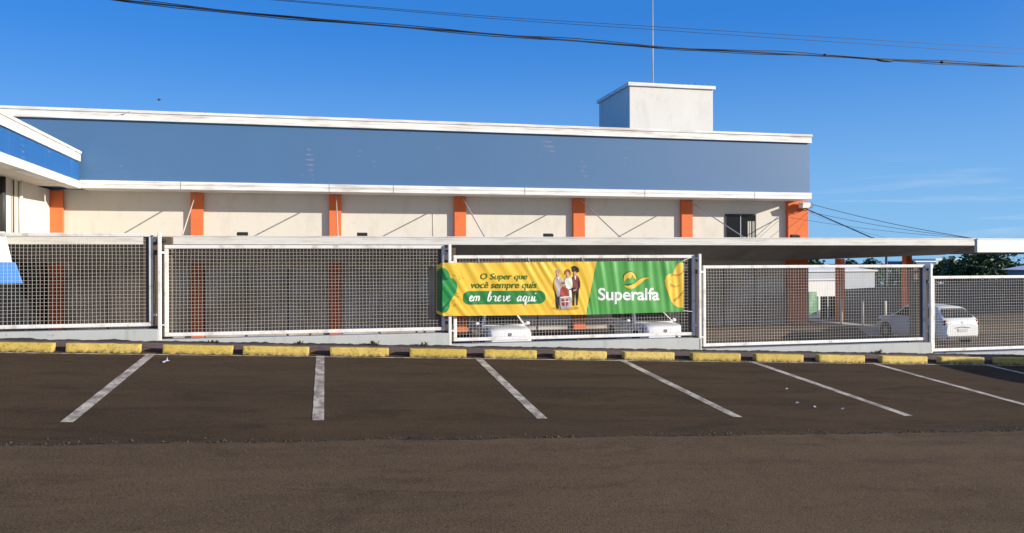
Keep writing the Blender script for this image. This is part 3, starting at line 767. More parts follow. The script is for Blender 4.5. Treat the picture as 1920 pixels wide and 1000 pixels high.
ban = thing('banner', 'yellow and green cloth advertising banner tied across the mesh fence', 'banner', (4.2, 13.78, 1.27))
sheetp = [(819, 499), (828, 493), (900, 493), (1000, 492), (1118, 491), (1200, 490.5), (1279, 489.5), (1280, 540), (1280, 584.5), (1200, 587), (1098, 590), (1000, 591), (900, 592), (828, 592.5), (819, 588)]
cloth('sheet', [sheetp], M['ink_yellow'], 0, ban)
cloth('green_panel', [[(1118, 490.8), (1200, 490.2), (1279, 489.3), (1280, 540), (1280, 584.7), (1200, 587.2), (1098, 590.2), (1105, 556), (1112, 520)]], M['ink_green'], 1, ban)
Zb = lambda pts: [(1010 + x / 5.883, 480 + y / 5.883) for x, y in pts]
Za = lambda pts: [(810 + x / 6.248, 480 + y / 6.248) for x, y in pts]
cloth('yellow_pepper', [Zb([(1590, 78), (1545, 75), (1515, 105), (1485, 170), (1470, 195), (1430, 200), (1395, 225), (1380, 270), (1390, 330), (1410, 385), (1430, 440), (1455, 500), (1490, 545), (1540, 570), (1590, 572)])], M['ink_yellow'], 2, ban)
cloth('pepper_shade', [Zb([(1470, 195), (1520, 205), (1560, 190), (1590, 150), (1590, 165), (1560, 215), (1510, 228), (1450, 215)]), Zb([(1440, 300), (1500, 330), (1570, 320), (1500, 350), (1445, 335)]), Zb([(1480, 480), (1540, 440), (1588, 380), (1588, 400), (1545, 465), (1490, 510)])], M['ink_ochre'], 3, ban)
cloth('green_pepper', [Za([(60, 180), (85, 145), (115, 135), (155, 148), (190, 185), (208, 235), (215, 258), (255, 270), (285, 310), (293, 360), (285, 410), (262, 460), (225, 500), (208, 540), (203, 600), (185, 640), (155, 662), (110, 665), (60, 640)])], M['ink_leaf'], 2, ban)
cloth('pepper_crease_fold_shade', [Za([(105, 150), (130, 170), (135, 220), (120, 262), (165, 262), (215, 258), (170, 280), (115, 290)]), Za([(118, 600), (170, 560), (215, 510), (180, 575), (125, 640)]), Za([(62, 190), (110, 150), (112, 660), (62, 635)])], M['ink_dark_leaf'], 3, ban)  # printed creases, plus the folded left end's shade painted on as dark ink
random.seed(5)
fl_ = []
for k in range(26):
    x, y = random.choice([(random.uniform(225, 360), random.uniform(115, 280)), (random.uniform(240, 330), random.uniform(430, 600))])
    a = random.uniform(0, 3.14); r = random.uniform(4, 13)
    fl_.append(Za([(x + r * math.cos(a), y + r * math.sin(a)), (x + 0.4 * r * math.cos(a + 1.57), y + 0.4 * r * math.sin(a + 1.57)), (x - r * math.cos(a), y - r * math.sin(a)), (x - 0.4 * r * math.cos(a + 1.57), y - 0.4 * r * math.sin(a + 1.57))]))
cloth('leaf_fleck', fl_, M['ink_ochre'], 2, ban)
sl = finish_cloth('slogan', textpolys('O Super que', (900.4, 512.6, 988.5, 527.7), 0.18, 0.012), M['ink_text'], 3, ban, 0.03)
finish_cloth('slogan', textpolys('você sempre quis', (882.8, 528.6, 1006, 544.4), 0.18, 0.012), M['ink_text'], 3, ban, 0.03)
rb = [(868, 559)] + ell(879.5, 558.5, 12, 12.6, 8, 3.6, 4.71) + [(940, 545.5)] + ell(1010, 557.3, 12, 12.4, 10, -1.57, 1.57) + [(940, 570.6)] + ell(879.5, 558.5, 12, 12.6, 8, 1.57, 2.9)
ribbon = cloth('ribbon', [rb], M['ink_ribbon'], 2, ban)
# hand lettered words on the ribbon
S = []
sxx = lambda u, v: (877 + u + 0.22 * v, 565 - v)       # u along the line, v above it
def pen(pts, w=2.0): S.extend(stroke([(*sxx(u, v), k) for u, v, k in pts], w))
def l_e(u): pen([(u, 3.6, .5), (u + 4, 5.6, .6), (u + 5.5, 8.6, .8), (u + 3.6, 10.2, 1), (u + 1.4, 7, 1.3), (u + 1.6, 2.2, 1.3), (u + 4.2, .4, .9), (u + 8, 3.2, .5)])
def l_m(u):
    for k in range(3 if u < 30 else 2): pen([(u + 5 * k, 9.2, 1.0), (u + 5 * k, 0.3, 1.3)]); 
    for k in range(2): pen([(u + 5 * k + .2, 5.5, .5), (u + 5 * k + 2.8, 9.6, .9), (u + 5 * k + 5, 7.6, 1.2), (u + 5 * k + 5, 0.4, 1.25)])
def l_b(u): pen([(u, 4, .5), (u + 3.5, 13, .6), (u + 3.2, 18.2, .8), (u + 1.2, 16, 1.1), (u + .8, 2.4, 1.4), (u + 3.4, .4, 1), (u + 6.2, 4.4, 1.1), (u + 4.8, 8.6, .9), (u + 7.5, 8, .5)])
def l_r(u): pen([(u - 1, 8, .5), (u + 1.6, 10, .8), (u + 4, 8.8, 1), (u + 4.6, 8.2, 1.2), (u + 4.4, 1.6, 1.3), (u + 7, .6, .7), (u + 8.6, 3, .5)])
def l_v(u): pen([(u, 8.6, .6), (u + 2, 9.4, 1), (u + 3, 2, 1.3), (u + 4.6, .4, 1), (u + 7.4, 5, .9), (u + 7, 9.6, .8), (u + 8.6, 8.4, .5)])
def l_a(u): pen([(u + 6, 8.4, .8), (u + 3, 9.6, 1), (u + .4, 4.4, 1.3), (u + 2.2, .4, 1), (u + 5, 3.6, .7), (u + 6.4, 9.4, .8)]); pen([(u + 6.4, 9.4, 1.2), (u + 6, 2, 1.3), (u + 7.6, .6, .8), (u + 10, 3, .5)])
def l_q(u): pen([(u + 6, 8.4, .8), (u + 3, 9.6, 1), (u + .4, 4.4, 1.3), (u + 2.2, .4, 1), (u + 5, 3.6, .7), (u + 6.4, 9.4, .8)]); pen([(u + 6.4, 9.6, 1.2), (u + 6, -6.5, 1.2), (u + 8.5, -2, .6), (u + 10.5, 2, .5)])
def l_u(u): pen([(u, 9.2, 1.1), (u - .2, 2, 1.3), (u + 2.2, .4, .9), (u + 5.4, 4, .7), (u + 6, 9.2, .9)]); pen([(u + 6, 9.2, 1.2), (u + 5.8, 1.6, 1.3), (u + 7.6, .5, .7), (u + 9.6, 3, .5)])
def l_i(u): pen([(u, 9.2, 1.1), (u - .2, 1.6, 1.3), (u + 1.8, .5, .8), (u + 4, 3, .5)]); S.append(ell(*sxx(u + .4, 14.6), 1.35, 1.35, 8))
l_e(1); l_m(9.5); l_b(36); l_r(46); l_e(54); l_v(63); l_e(71); l_a(91); l_q(101.5); l_u(112.5); l_i(123)
cloth('script', S, M['ink_white'], 3, ban, 0.03)
finish_cloth('shop_name', textpolys('Superalfa', (1119.8, 540, 1235.2, 570.5), 0.0, 0.022, 0.97), M['ink_white'], 3, ban, 0.03)
cloth('emblem', [Zb([(930, 255), (938, 215), (965, 188), (1005, 178), (1040, 188), (1062, 215), (1072, 250), (1058, 262), (1040, 240), (1022, 208), (1002, 250), (988, 208), (968, 245), (950, 262), (938, 285)]),
                 Zb([(935, 325), (965, 330), (1010, 322), (1050, 305), (1090, 270), (1130, 245), (1170, 236), (1216, 242), (1180, 255), (1140, 280), (1100, 318), (1060, 348), (1015, 362), (975, 358), (945, 342)])], M['ink_yellow'], 3, ban)
cloth('emblem_shade', [Zb([(922, 262), (928, 210), (962, 178), (1005, 168), (1046, 180), (1070, 210), (1080, 248), (1072, 252), (1060, 213), (1040, 190), (1005, 180), (965, 190), (939, 216), (931, 258)]), Zb([(928, 318), (1050, 297), (1125, 240), (1170, 230), (1216, 240), (1170, 240), (1130, 250), (1050, 308), (1000, 326), (936, 330)])], M['ink_dark_leaf'], 2, ban)
# the printed family group with a trolley
pic = [('printed_shadow', 'ink_ochre', 1, [[(130, 575), (200, 560), (420, 560), (455, 575), (400, 595), (200, 600)]]),
       ('printed_trousers', 'ink_black', 2, [[(172, 380), (225, 390), (222, 470), (215, 585), (190, 580), (180, 480)], [(362, 350), (398, 345), (395, 420), (388, 550), (368, 548), (366, 440)], [(400, 350), (440, 345), (432, 430), (424, 545), (408, 545), (405, 440)], [(325, 360), (360, 355), (350, 430), (338, 440)]]),
       ('printed_shirt', 'ink_grey', 3, [[(165, 260), (185, 235), (215, 225), (245, 240), (262, 275), (258, 330), (240, 420), (205, 455), (178, 395), (168, 340), (155, 300)]]),
       ('printed_blouse', 'ink_white', 3, [[(282, 260), (305, 238), (340, 240), (362, 265), (368, 320), (352, 360), (318, 372), (290, 345), (280, 300)], [(330, 380), (352, 372), (358, 450), (345, 470), (332, 440)]]),
       ('printed_jacket', 'ink_maroon', 3, [[(365, 240), (385, 218), (415, 212), (440, 240), (450, 300), (440, 345), (415, 362), (385, 350), (370, 310)]]),
       ('printed_child', 'ink_red', 4, [[(235, 370), (250, 345), (290, 340), (318, 365), (322, 440), (300, 460), (240, 455), (228, 410)]]),
       ('printed_trolley', 'ink_grey', 4, [[(222, 450), (335, 440), (352, 470), (366, 470), (352, 560), (330, 580), (240, 585), (228, 540)]]),
       ('printed_goods', 'ink_red', 5, [[(245, 475), (318, 470), (322, 530), (300, 552), (250, 548)]]),
       ('printed_face', 'ink_skin', 4, [ell(209, 205, 17, 23, 12), ell(316, 200, 17, 23, 12), ell(396, 196, 16, 22, 12), ell(268, 322, 16, 20, 12), [(202, 222), (216, 222), (222, 240), (198, 240)], [(310, 218), (324, 218), (330, 244), (304, 246)], [(230, 290), (275, 300), (270, 335), (235, 325)], [(372, 372), (412, 360), (405, 388), (375, 392)]]),
       ('printed_hair', 'ink_hair', 5, [[(285, 200), (286, 165), (308, 146), (335, 152), (348, 185), (346, 230), (336, 200), (326, 172), (302, 174), (294, 210)], ell(268, 300, 21, 12, 10)]),
       ('printed_cap', 'ink_grey', 5, [[(186, 190), (190, 165), (208, 148), (230, 162), (234, 188), (210, 176)]]),
       ('printed_collar', 'ink_white', 5, [[(198, 236), (222, 236), (212, 268)], [(388, 220), (408, 218), (402, 262), (394, 262)]]),
       ('printed_sleeve', 'ink_ochre', 4, [[(158, 300), (172, 265), (184, 300), (182, 360), (196, 400), (184, 408), (164, 352)], [(258, 275), (272, 300), (300, 330), (296, 342), (262, 318)]]),
       ('printed_sleeve', 'ink_black', 5, [[(436, 235), (452, 290), (450, 345), (436, 372), (428, 366), (438, 330), (434, 280)]]),
       ('printed_basket_line', 'ink_white', 6, [[(236, 505), (330, 498), (330, 504), (236, 511)], [(278, 460), (284, 460), (288, 560), (282, 560)], [(226, 455), (340, 445), (340, 451), (226, 461)]]),
       ('printed_hat', 'ink_black', 5, [[(362, 120), (385, 108), (418, 122), (438, 145), (440, 172), (425, 188), (410, 160), (395, 176), (372, 172)]])]
fam = cloth('family_picture', [Zb(p) for p in pic[0][3]], M[pic[0][1]], 1, ban)
for (nm, mt, ly, polys) in pic[1:]:
    for p in polys: cloth(nm, [Zb(p)], M[mt], ly, fam)
for (x, z, x2, z2) in [(1.97, 2.18, 1.99, 2.38), (2.6, 2.195, 2.6, 2.30), (3.5, 2.2, 3.5, 2.30), (4.5, 2.2, 4.5, 2.30), (5.4, 2.21, 5.4, 2.30), (6.4, 2.215, 6.66, 2.29), (6.41, 1.3, 6.68, 1.27), (1.97, 1.3, 2.1, 1.22)]:
    b = MB(); b.tube([(x, wave(x, z) - 0.01, z), (x2, FY - 0.02, z2)], 0.004, 5)
    b.build('tie_cord', M['frame_white'], ban)

# ------------------------------------------------------------------ cars in the lot
def interp(tab, y):
    for (a, va), (c, vc) in zip(tab, tab[1:]):
        if y <= c: 
            k = max(0.0, (y - a) / (c - a)); return va + (vc - va) * k
    return tab[-1][1]
def make_car(label, paint):
    root = thing('parked_car', label, 'car', (0, 0, 0), 'cars parked in the lot')
    top = [(-2.0, .80), (-1.96, .93), (-1.88, .99), (-1.2, .99), (0.0, .96), (1.0, .95), (1.35, .945), (1.75, .91), (1.92, .86), (1.97, .80), (2.0, .62)]
    hw = [(-2.0, .70), (-1.93, .78), (-1.75, .83), (-1.0, .855), (1.0, .855), (1.6, .83), (1.85, .79), (1.97, .71), (2.0, .66)]
    bot = [(-2.0, .34), (-1.9, .24), (-1.6, .20), (1.6, .19), (1.9, .22), (2.0, .32)]
    ys = [-2.0, -1.97, -1.93, -1.86, -1.75, -1.55, -1.2, -.8, -.4, 0, .4, .8, 1.0, 1.2, 1.4, 1.6, 1.75, 1.85, 1.92, 1.97, 2.0]
    b = MB(); rows = []
    for y in ys:
        w, T, B = interp(hw, y), interp(top, y), interp(bot, y)
        half = [(w * .90, B), (w * .985, B + .10), (w, .48), (w * .985, T - .20), (w * .955, T - .06), (w * .86, T - .005), (w * .5, T + .012), (0, T + .02)]
        rows.append([(x, y, z) for x, z in half] + [(-x, y, z) for x, z in reversed(half[:-1])])
    n = len(rows[0])
    b.add([p for r in rows for p in r], [(i*n+k, i*n+k+1, (i+1)*n+k+1, (i+1)*n+k) for i in range(len(ys) - 1) for k in range(n - 1)], True)
    b.add(rows[0], [tuple(range(n))], True); b.add(rows[-1], [tuple(range(n - 1, -1, -1))], True)
    # cabin
    roof = [(-1.9, .97), (-1.62, 1.22), (-1.42, 1.40), (-1.2, 1.45), (-.4, 1.49), (.1, 1.465), (.35, 1.42), (1.05, .93)]
    cy = [-1.9, -1.76, -1.62, -1.52, -1.42, -1.2, -.8, -.4, .1, .35, .5, .7, .9, 1.05]
    rows = []
    def cw(z): return .80 - .22 * max(0, (z - .95)) / .5
    for y in cy:
        T = interp(roof, y); w = cw(T - .03)
        half = [(.80, .93), (cw(.93 + (T - .93) * .5) + .012, .93 + (T - .93) * .5), (w, T - .035), (w - .06, T - .004), (w * .5, T + .016), (0, T + .022)]
        rows.append([(x, y, z) for x, z in half] + [(-x, y, z) for x, z in reversed(half[:-1])])
    n = len(rows[0])
    b.add([p for r in rows for p in r], [(i*n+k, i*n+k+1, (i+1)*n+k+1, (i+1)*n+k) for i in range(len(cy) - 1) for k in range(n - 1)], True)
    body = b.build('body', paint, root, local=True)
    g = lambda bb, nm, m_, par=root: bb.build(nm, m_, par, local=True)
    b = MB()   # windscreen on the slope from (.35,1.42) to (1.05,.93)
    def ws(x, k, o=.022): return (x, .35 + .70 * k + o * .57, 1.42 - .49 * k + o * .82)
    b.add([ws(-.50, .08), ws(.50, .08), ws(.70, .90), ws(.0, .96, .045), ws(-.70, .90)], [(0, 1, 2, 3, 4)]); b.add([ws(-.50, .08), ws(0, .06, .04), ws(.50, .08)], [(0, 1, 2)]); g(b, 'windscreen', M['glass'])
    b = MB()
    def rs(x, z, o=.02):
        pts = [(.97, -1.9), (1.22, -1.62), (1.40, -1.42)]
        y = -1.9 + (z - .97) / .25 * .28 if z < 1.22 else -1.62 + (z - 1.22) / .18 * .20
        return (x, y - o * .75, z + o * .65)
    b.add([rs(-.66, 1.03), rs(-.4, 1.02, .03), rs(.4, 1.02, .03), rs(.66, 1.03), rs(.64, 1.22), rs(.50, 1.37), rs(-.50, 1.37), rs(-.64, 1.22), rs(-.4, 1.22, .03), rs(.4, 1.22, .03)],
          [(0, 1, 8, 7), (1, 2, 9, 8), (2, 3, 4, 9), (9, 4, 5), (8, 9, 5, 6), (7, 8, 6)]); g(b, 'rear_window', M['glass'])
    for s in (-1, 1):
        def sd(y, z): return (s * (cw(z) + .018), y, z)
        b = MB(); b.add([sd(-.30, 1.0), sd(.78, 1.0), sd(.34, 1.33), sd(.1, 1.39), sd(-.30, 1.40)], [(0, 1, 2, 3, 4)]); g(b, 'side_window', M['glass'])
        b = MB(); b.add([sd(-1.38, 1.06), sd(-1.25, 1.0), sd(-.38, 1.0), sd(-.38, 1.40), sd(-1.0, 1.375), sd(-1.22, 1.30)], [(0, 1, 2, 3, 4, 5)]); g(b, 'side_window', M['glass'])
        b = MB(); b.hexa([(s * .50, 1.90, .66), (s * .80, 1.62, .66), (s * .82, 1.58, .80), (s * .48, 1.86, .80)], [(s * .50, 2.0, .65), (s * .815, 1.84, .65), (s * .81, 1.76, .81), (s * .50, 1.965, .81)])
        g(b, 'headlight', M['lamp_clear'])
        b = MB(); b.ball((s * .70, -1.90, .84), (.10, .08, .13), 10, 8); g(b, 'tail_light', M['lamp_red'])
        b = MB(); b.ball((s * .93, .72, 1.0), (.10, .06, .07), 10, 6); b.tube([(s * .80, .74, .96), (s * .92, .73, .98)], .02, 6); g(b, 'wing_mirror', paint)
        for y in (-1.22, 1.24):
            b = MB(); b.disc((s * .845, y, .34), (s, 0, 0), .365, .04, 24); g(b, 'wheel_arch', M['black_plastic'])
            b = MB(); b.disc((s * .78, y, .30), (s, 0, 0), .30, .20, 24, .18); wl = g(b, 'wheel', M['rubber'])
            b = MB(); b.disc((s * .82, y, .30), (s, 0, 0), .19, .09, 20)
            for k in range(5):
                a = k * 1.2566; b.box(s * .865, s * .875, y - .02 + .1 * math.cos(a), y + .02 + .1 * math.cos(a), .28 + .1 * math.sin(a), .32 + .1 * math.sin(a))
            g(b, 'rim', M['rim'], wl)
    b = MB(); b.box(-.42, .42, 1.93, 2.012, .56, .62); b.box(-.58, .58, 1.95, 2.008, .28, .42); g(b, 'grille', M['black_plastic'])
    b = MB(); b.disc((0, 1.995, .715), (0, 1, .2), .06, .03, 16, .03); g(b, 'emblem', M['chrome']); b = MB(); b.disc((0, -1.985, .86), (0, 1, -.2), .05, .03, 16, .03); g(b, 'emblem', M['chrome'])
    b = MB(); b.box(-.2, .2, 2.0, 2.02, .395, .465); g(b, 'number_plate', M['plate']); b = MB(); b.box(-.2, .2, -2.022, -1.99, .52, .63); g(b, 'number_plate', M['plate'])
    b = MB(); b.box(-.62, .62, -2.02, -1.9, .26, .36); b.tube([(-.34, -2.005, .66), (0, -2.02, .70), (.34, -2.005, .66)], .012, 6); b.tube([(.3, -2.06, .24), (.3, -1.8, .24)], .03, 8); g(b, 'rear_bumper', M['black_plastic'])
    b = MB()
    for s in (-1, 1):
        for y in (-.34, .86): b.box(s * .858 - .002, s * .858 + .002, y, y + .01, .30, .93)
        b.box(s * .86 - .012, s * .86 + .012, -.2 , -.03, .80, .825); b.box(s * .86 - .012, s * .86 + .012, -1.05, -.9, .82, .845)
    g(b, 'door_seam', M['black_plastic'])
    return root
c1 = make_car('white car facing the fence under the banner slogan, left of the brick red column', M['car_white'])
c1.location = (6.25, 29.3, -1.05); c1.rotation_euler.z = math.pi
c2 = copy_tree(c1); tag(c2, 'white car facing the fence below the green part of the banner'); c2.location = (12.0, 29.3, -1.05); c2.rotation_euler.z = math.pi + 0.02
c3 = copy_tree(c1); tag(c3, 'white hatchback seen from behind in the open lot at the right'); c3.location = (23.75, 28.2, -1.06); c3.rotation_euler.z = 0.0
c4 = copy_tree(c1); tag(c4, 'silver car in a street bay beyond the right edge, casting the dark shadow'); c4['group'] = 'cars in the street bays'
c4.location = (15.4, 10.75, gz(15.4, 10.75)); c4.rotation_euler = (0.057, 0.043, 0)
for ch in c4.children:
    if ch.name.startswith(('body', 'wing_mirror')):
        ch.data = ch.data.copy(); ch.data.materials[0] = M['car_silver']

# ------------------------------------------------------------------ behind the lot
bw = MB()
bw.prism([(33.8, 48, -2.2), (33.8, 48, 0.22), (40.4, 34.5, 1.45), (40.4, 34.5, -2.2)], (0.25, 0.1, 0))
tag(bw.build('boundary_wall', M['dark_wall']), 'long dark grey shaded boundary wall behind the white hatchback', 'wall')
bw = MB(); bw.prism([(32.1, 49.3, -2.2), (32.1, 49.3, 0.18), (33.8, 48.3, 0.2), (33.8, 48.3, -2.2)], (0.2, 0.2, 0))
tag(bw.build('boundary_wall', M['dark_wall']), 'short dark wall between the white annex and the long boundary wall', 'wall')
an = thing('white_annex', 'small white annex with a green poster and dark doorway beside the corner column', 'building', (31, 46, -1.7))
b = MB(); b.box(27.5, 32.08, 46.0, 52, -2.0, 0.9); b.box(27.3, 32.2, 45.9, 52.1, 0.9, 1.0); b.build('wall', M['house_white'], an)
b = MB(); b.box(30.14, 30.66, 45.96, 45.998, -1.3, 0.18); b.build('poster', M['poster_green'], an)
b = MB(); b.box(30.92, 32.02, 45.97, 45.999, -1.7, -0.12); dr = b.build('doorway', M['glass'], an)
b = MB(); b.box(30.78, 30.91, 45.94, 45.998, -1.7, -0.1); b.box(31.45, 31.49, 45.95, 45.969, -1.7, -0.12); b.build('door_frame', M['white_clean'], dr)
wh = thing('warehouse', 'long pale grey warehouse behind the boundary wall left of the trees', 'building', (49, 70, -5))
b = MB(); b.box(40, 53.2, 70, 84, -5.2, 1.05); b.build('wall', M['house_grey'], wh)
b = MB(); b.prism([(39.7, 69.8, 1.06), (53.4, 69.8, 1.06), (53.4, 77, 1.5), (39.7, 77, 1.5)], (0, 0, 0.12)); b.build('roof', M['white_clean'], wh)
b = MB(); b.box(40.1, 47.6, 69.5, 69.998, -5.2, -0.25); b.build('loading_bay', M['white_clean'], wh)
bn = []
for i, (x, y) in enumerate(((22.45, 31.8), (22.95, 31.0), (23.5, 30.25))):
    b = MB(); b.tube([(x, y, -0.655), (x, y, 0.42), (x, y, 0.45)], [0.055, 0.055, 0.04], 12)
    tag(b.build('bollard', M['bollard']), ['tall pale bollard at the walkway end nearest the corner column', 'middle one of three tall pale bollards on the walkway edge', 'tall pale bollard on the walkway edge nearest the white hatchback'][i], 'bollard', 'pale bollards on the walkway edge')
def house(name, label, x0, x1, y0, y1, z1, m, roof=None, dark=None, wins=0):
    h = thing(name, label, 'house', ((x0 + x1) / 2, y0, -5.2), 'far buildings behind the lot')
    b = MB(); b.box(x0, x1, y0, y1, -6.0, z1); b.build('wall', m, h)
    b = MB()
    if roof: b.add([(x0 - .4, y0 - .4, z1 + .004), (x1 + .4, y0 - .4, z1 + .004), (x1 + .4, y1 + .4, z1 + .004), (x0 - .4, y1 + .4, z1 + .004), ((x0 + x1) / 2 - 1, (y0 + y1) / 2, z1 + roof), ((x0 + x1) / 2 + 1, (y0 + y1) / 2, z1 + roof)], [(0, 1, 5, 4), (1, 2, 5), (2, 3, 4, 5), (3, 0, 4), (3, 2, 1, 0)])
    else: b.box(x0 - .1, x1 + .1, y0 - .1, y1 + .1, z1 + 0.003, z1 + .2)
    b.build('roof', M['white_clean'], h)
    for k in range(wins):
        b = MB(); x = x0 + (x1 - x0) * (k + .3) / wins; b.box(x, x + (x1 - x0) * .3 / wins, y0 - .03, y0 - .004, z1 - 1.3, z1 - .4); b.build('window', M['glass'], h)
    return h
house('house', 'pale teal box house on the skyline left of the big tree', 112.0, 117.5, 130, 138, 2.15, M['house_teal'], wins=2)
house('house', 'dark grey house against the left side of the teal box house', 106.5, 111.9, 130, 137, 1.75, M['house_blue'], wins=1)
house('house', 'low white roofed house in front of the big tree on the right', 72.0, 79.5, 88, 95, -1.0, M['house_white'], roof=0.55)
house('house', 'blue house with a white roof right of the big tree', 61.6, 70, 60, 62.5, 1.25, M['house_blue'], roof=0.8)
house('house', 'white house between the trees below the canopy end', 96, 103, 112, 120, 0.4, M['house_white'], roof=0.9, wins=2)
house('house', 'pale grey house behind the bushes left of the far orange column', 76, 84, 118, 126, 1.0, M['house_grey'], roof=0.7, wins=2)

def make_tree(name, label, x, y, z0, ztop, w, seed, leaf, n=2600, ls=0.22, flat=1.0):
    random.seed(seed)
    root = thing(name, label, 'tree', (x, y, z0), 'trees behind the lot')
    H = ztop - z0; tb = MB()
    tb.tube([(x, y, z0 - .3), (x + .1, y, z0 + H * .25), (x - .05, y, z0 + H * .5), (x, y, z0 + H * .75)], [w * .045, w * .036, w * .026, w * .012], 8)
    clumps = []
    for k in range(26):
        a = random.uniform(0, 6.283); u = random.uniform(-0.2, 1); r = math.sqrt(max(0.04, 1 - u * u)) * random.uniform(.45, 1.0) if u > 0 else random.uniform(.5, .95)
        c = Vector((x + math.cos(a) * r * w * .43, y + math.sin(a) * r * w * .43, z0 + H * (.55 + .38 * u * flat)))
        clumps.append((c, random.uniform(.10, .19) * w))
        if k < 9: tb.tube([(x, y, z0 + H * random.uniform(.28, .5)), ((x + c.x) / 2, (y + c.y) / 2, z0 + H * .45 + (c.z - z0 - H * .45) * .6), tuple(c)], [w * .018, w * .011, w * .004], 5)
    tb.build('trunk', M['bark'], root)
    b = MB()
    for k in range(n):
        c, r = random.choice(clumps)
        d = Vector((random.gauss(0, 1), random.gauss(0, 1), random.gauss(0, .8))).normalized() * r * (random.random() ** .35)
        p = c + d
        if p.z > ztop: p.z = ztop - random.uniform(0, .3)
        s = ls * random.uniform(.6, 1.4)
        u = Vector((random.uniform(-1, 1), random.uniform(-1, 1), random.uniform(-.6, .6))).normalized(); v = u.orthogonal().normalized(); v.rotate(Matrix.Rotation(random.uniform(0, 6.28), 3, u))
        b.add([p - u * s, p + v * s * .45, p + u * s, p - v * s * .45], [(0, 1, 2, 3)])
    b.build('crown', M[leaf], root)
    return root
make_tree('tree', 'big dark green spreading tree on the skyline at the right', 70.5, 75, -5, 2.95, 10.0, 1, 'leaf_deep', 5200, .26)
make_tree('tree', 'very dark tree at the right edge under the side canopy', 101, 95, -5, 3.1, 10.0, 2, 'leaf_deep', 2600, .36)
make_tree('tree', 'dark tree behind the left side of the big spreading tree', 86.8, 98, -5, 2.75, 6.0, 12, 'leaf_deep', 1800, .34)
make_tree('tree', 'left one of two small round trees beyond the canopy', 79.2, 110, -5, 2.45, 4.2, 3, 'leaf_deep', 900, .28)
make_tree('tree', 'right one of two small round trees beyond the canopy', 83.2, 110, -5, 2.4, 4.6, 4, 'leaf_deep', 900, .28)
make_tree('tree', 'lighter bushy tree behind the fence left of the far orange column', 62.6, 80, -5, 1.3, 7.0, 5, 'leaf_mid', 2400, .25)
make_tree('tree', 'dark narrow tree just right of the far orange column', 81.6, 100, -5, 2.9, 3.2, 6, 'leaf_deep', 1100, .3)
make_tree('tree', 'dark hedge like tree beside the corner column under the canopy', 60.5, 92, -5, 2.6, 7.0, 7, 'leaf_deep', 1800, .3)
make_tree('tree', 'mid green tree below the teal box house', 88, 105, -5, 0.9, 9.0, 8, 'leaf_mid', 1800, .32)
make_tree('tree', 'mid green tree in front of the low white roofed house', 66.0, 79, -5, 0.6, 6.0, 9, 'leaf_mid', 1600, .25)
pole = thing('lamp_post', 'thin dark post standing in the sky gap below the canopy', 'lamp post', (53.5, 70, -5))
b = MB(); b.tube([(59.2, 76, -5.2), (59.2, 76, 4.2)], [.16, .12], 8); b.build('shaft', M['dark_metal'], pole)
b = MB(); b.tube([(59.2, 76, 4.15), (58.2, 76, 4.4), (57.4, 76, 4.4)], .06, 6); b.build('arm', M['dark_metal'], pole)

# ------------------------------------------------------------------ mast, cables, birds, litter, weeds
b = MB(); b.tube([(15.68, 37, 10.43), (15.68, 37, 12.5), (15.69, 37, 17.5)], [0.04, 0.03, 0.014], 8); b.disc((15.68, 37, 10.47), (0, 0, 1), 0.11, 0.07, 12)
tag(b.build('antenna_mast', M['galv']), 'thin grey antenna mast rising from the white rooftop tower', 'mast')
def span(pts, n=60):
    P = []
    for i in range(len(pts) - 1):
        p0, p1, p2, p3 = (Vector(pts[max(i-1, 0)]), Vector(pts[i]), Vector(pts[i+1]), Vector(pts[min(i+2, len(pts)-1)]))
        for k in range(8):
            t = k / 8; P.append(0.5 * ((2*p1) + (p2-p0)*t + (2*p0-5*p1+4*p2-p3)*t*t + (3*p1-p0-3*p2+p3)*t**3))
    P.append(Vector(pts[-1])); return P
base = span([(-9, 11, 5.9), (-5, 11, 5.66), (-0.87, 11, 5.455), (2.25, 11, 5.385), (4.67, 11, 5.345), (6.17, 11, 5.352), (8.37, 11, 5.368), (11.2, 11, 5.39), (16, 11, 5.5), (24, 11, 5.8)])
cab = thing('bundled_cable', 'thick black twisted cable crossing the sky over the street', 'cable', (4, 11, 5.35))
b = MB(); b.tube(base, 0.011, 6); b.build('main_strand', M['cable'], cab)
b = MB(); random.seed(9)
q = []
for i, p in enumerate(base):
    f = mnoise.noise(Vector((p.x * 0.8, 4, 0)))
    q.append(p + Vector((0, 0.02 * math.sin(p.x * 3), 0.016 + 0.012 * math.sin(p.x * 2.1) + 0.03 * max(0, f))))
b.tube(q, 0.006, 6)
b.tube([p + Vector((0, 0.02 * math.cos(p.x * 3), -0.014 + 0.010 * math.sin(p.x * 1.7 + 1) - 0.03 * max(0, mnoise.noise(Vector((p.x * 0.9, 8, 0))) - 0.1))) for p in base], 0.006, 6)
b.build('wrapped_strand', M['cable'], cab)
for (x, z, l) in ((8.55, 5.345, 0.16), (7.5, 5.375, 0.04), (9.6, 5.375, 0.04)):
    b = MB(); b.ball((x, 10.995, z), (l, 0.026, 0.021), 10, 6); b.build('splice', M['cable'], cab)
for (dy, dz, lab) in ((0.0, 0.0, 'upper one of the two thin wires high in the sky'), (0.0, -0.075, 'lower one of the two thin wires high in the sky')):
    b = MB(); b.tube([p + Vector((0, 0, dz * (0.2 + max(0, p.x) / 11))) for p in span([(-9, 12.5, 6.5), (-3, 12.5, 6.2), (1.96, 12.5, 6.1), (5.3, 12.5, 6.105), (9.08, 12.5, 6.125), (12.7, 12.5, 6.16), (20, 12.5, 6.35)])], 0.0045, 5)
    tag(b.build('overhead_wire', M['cable']), lab, 'wire', 'thin wires over the street')
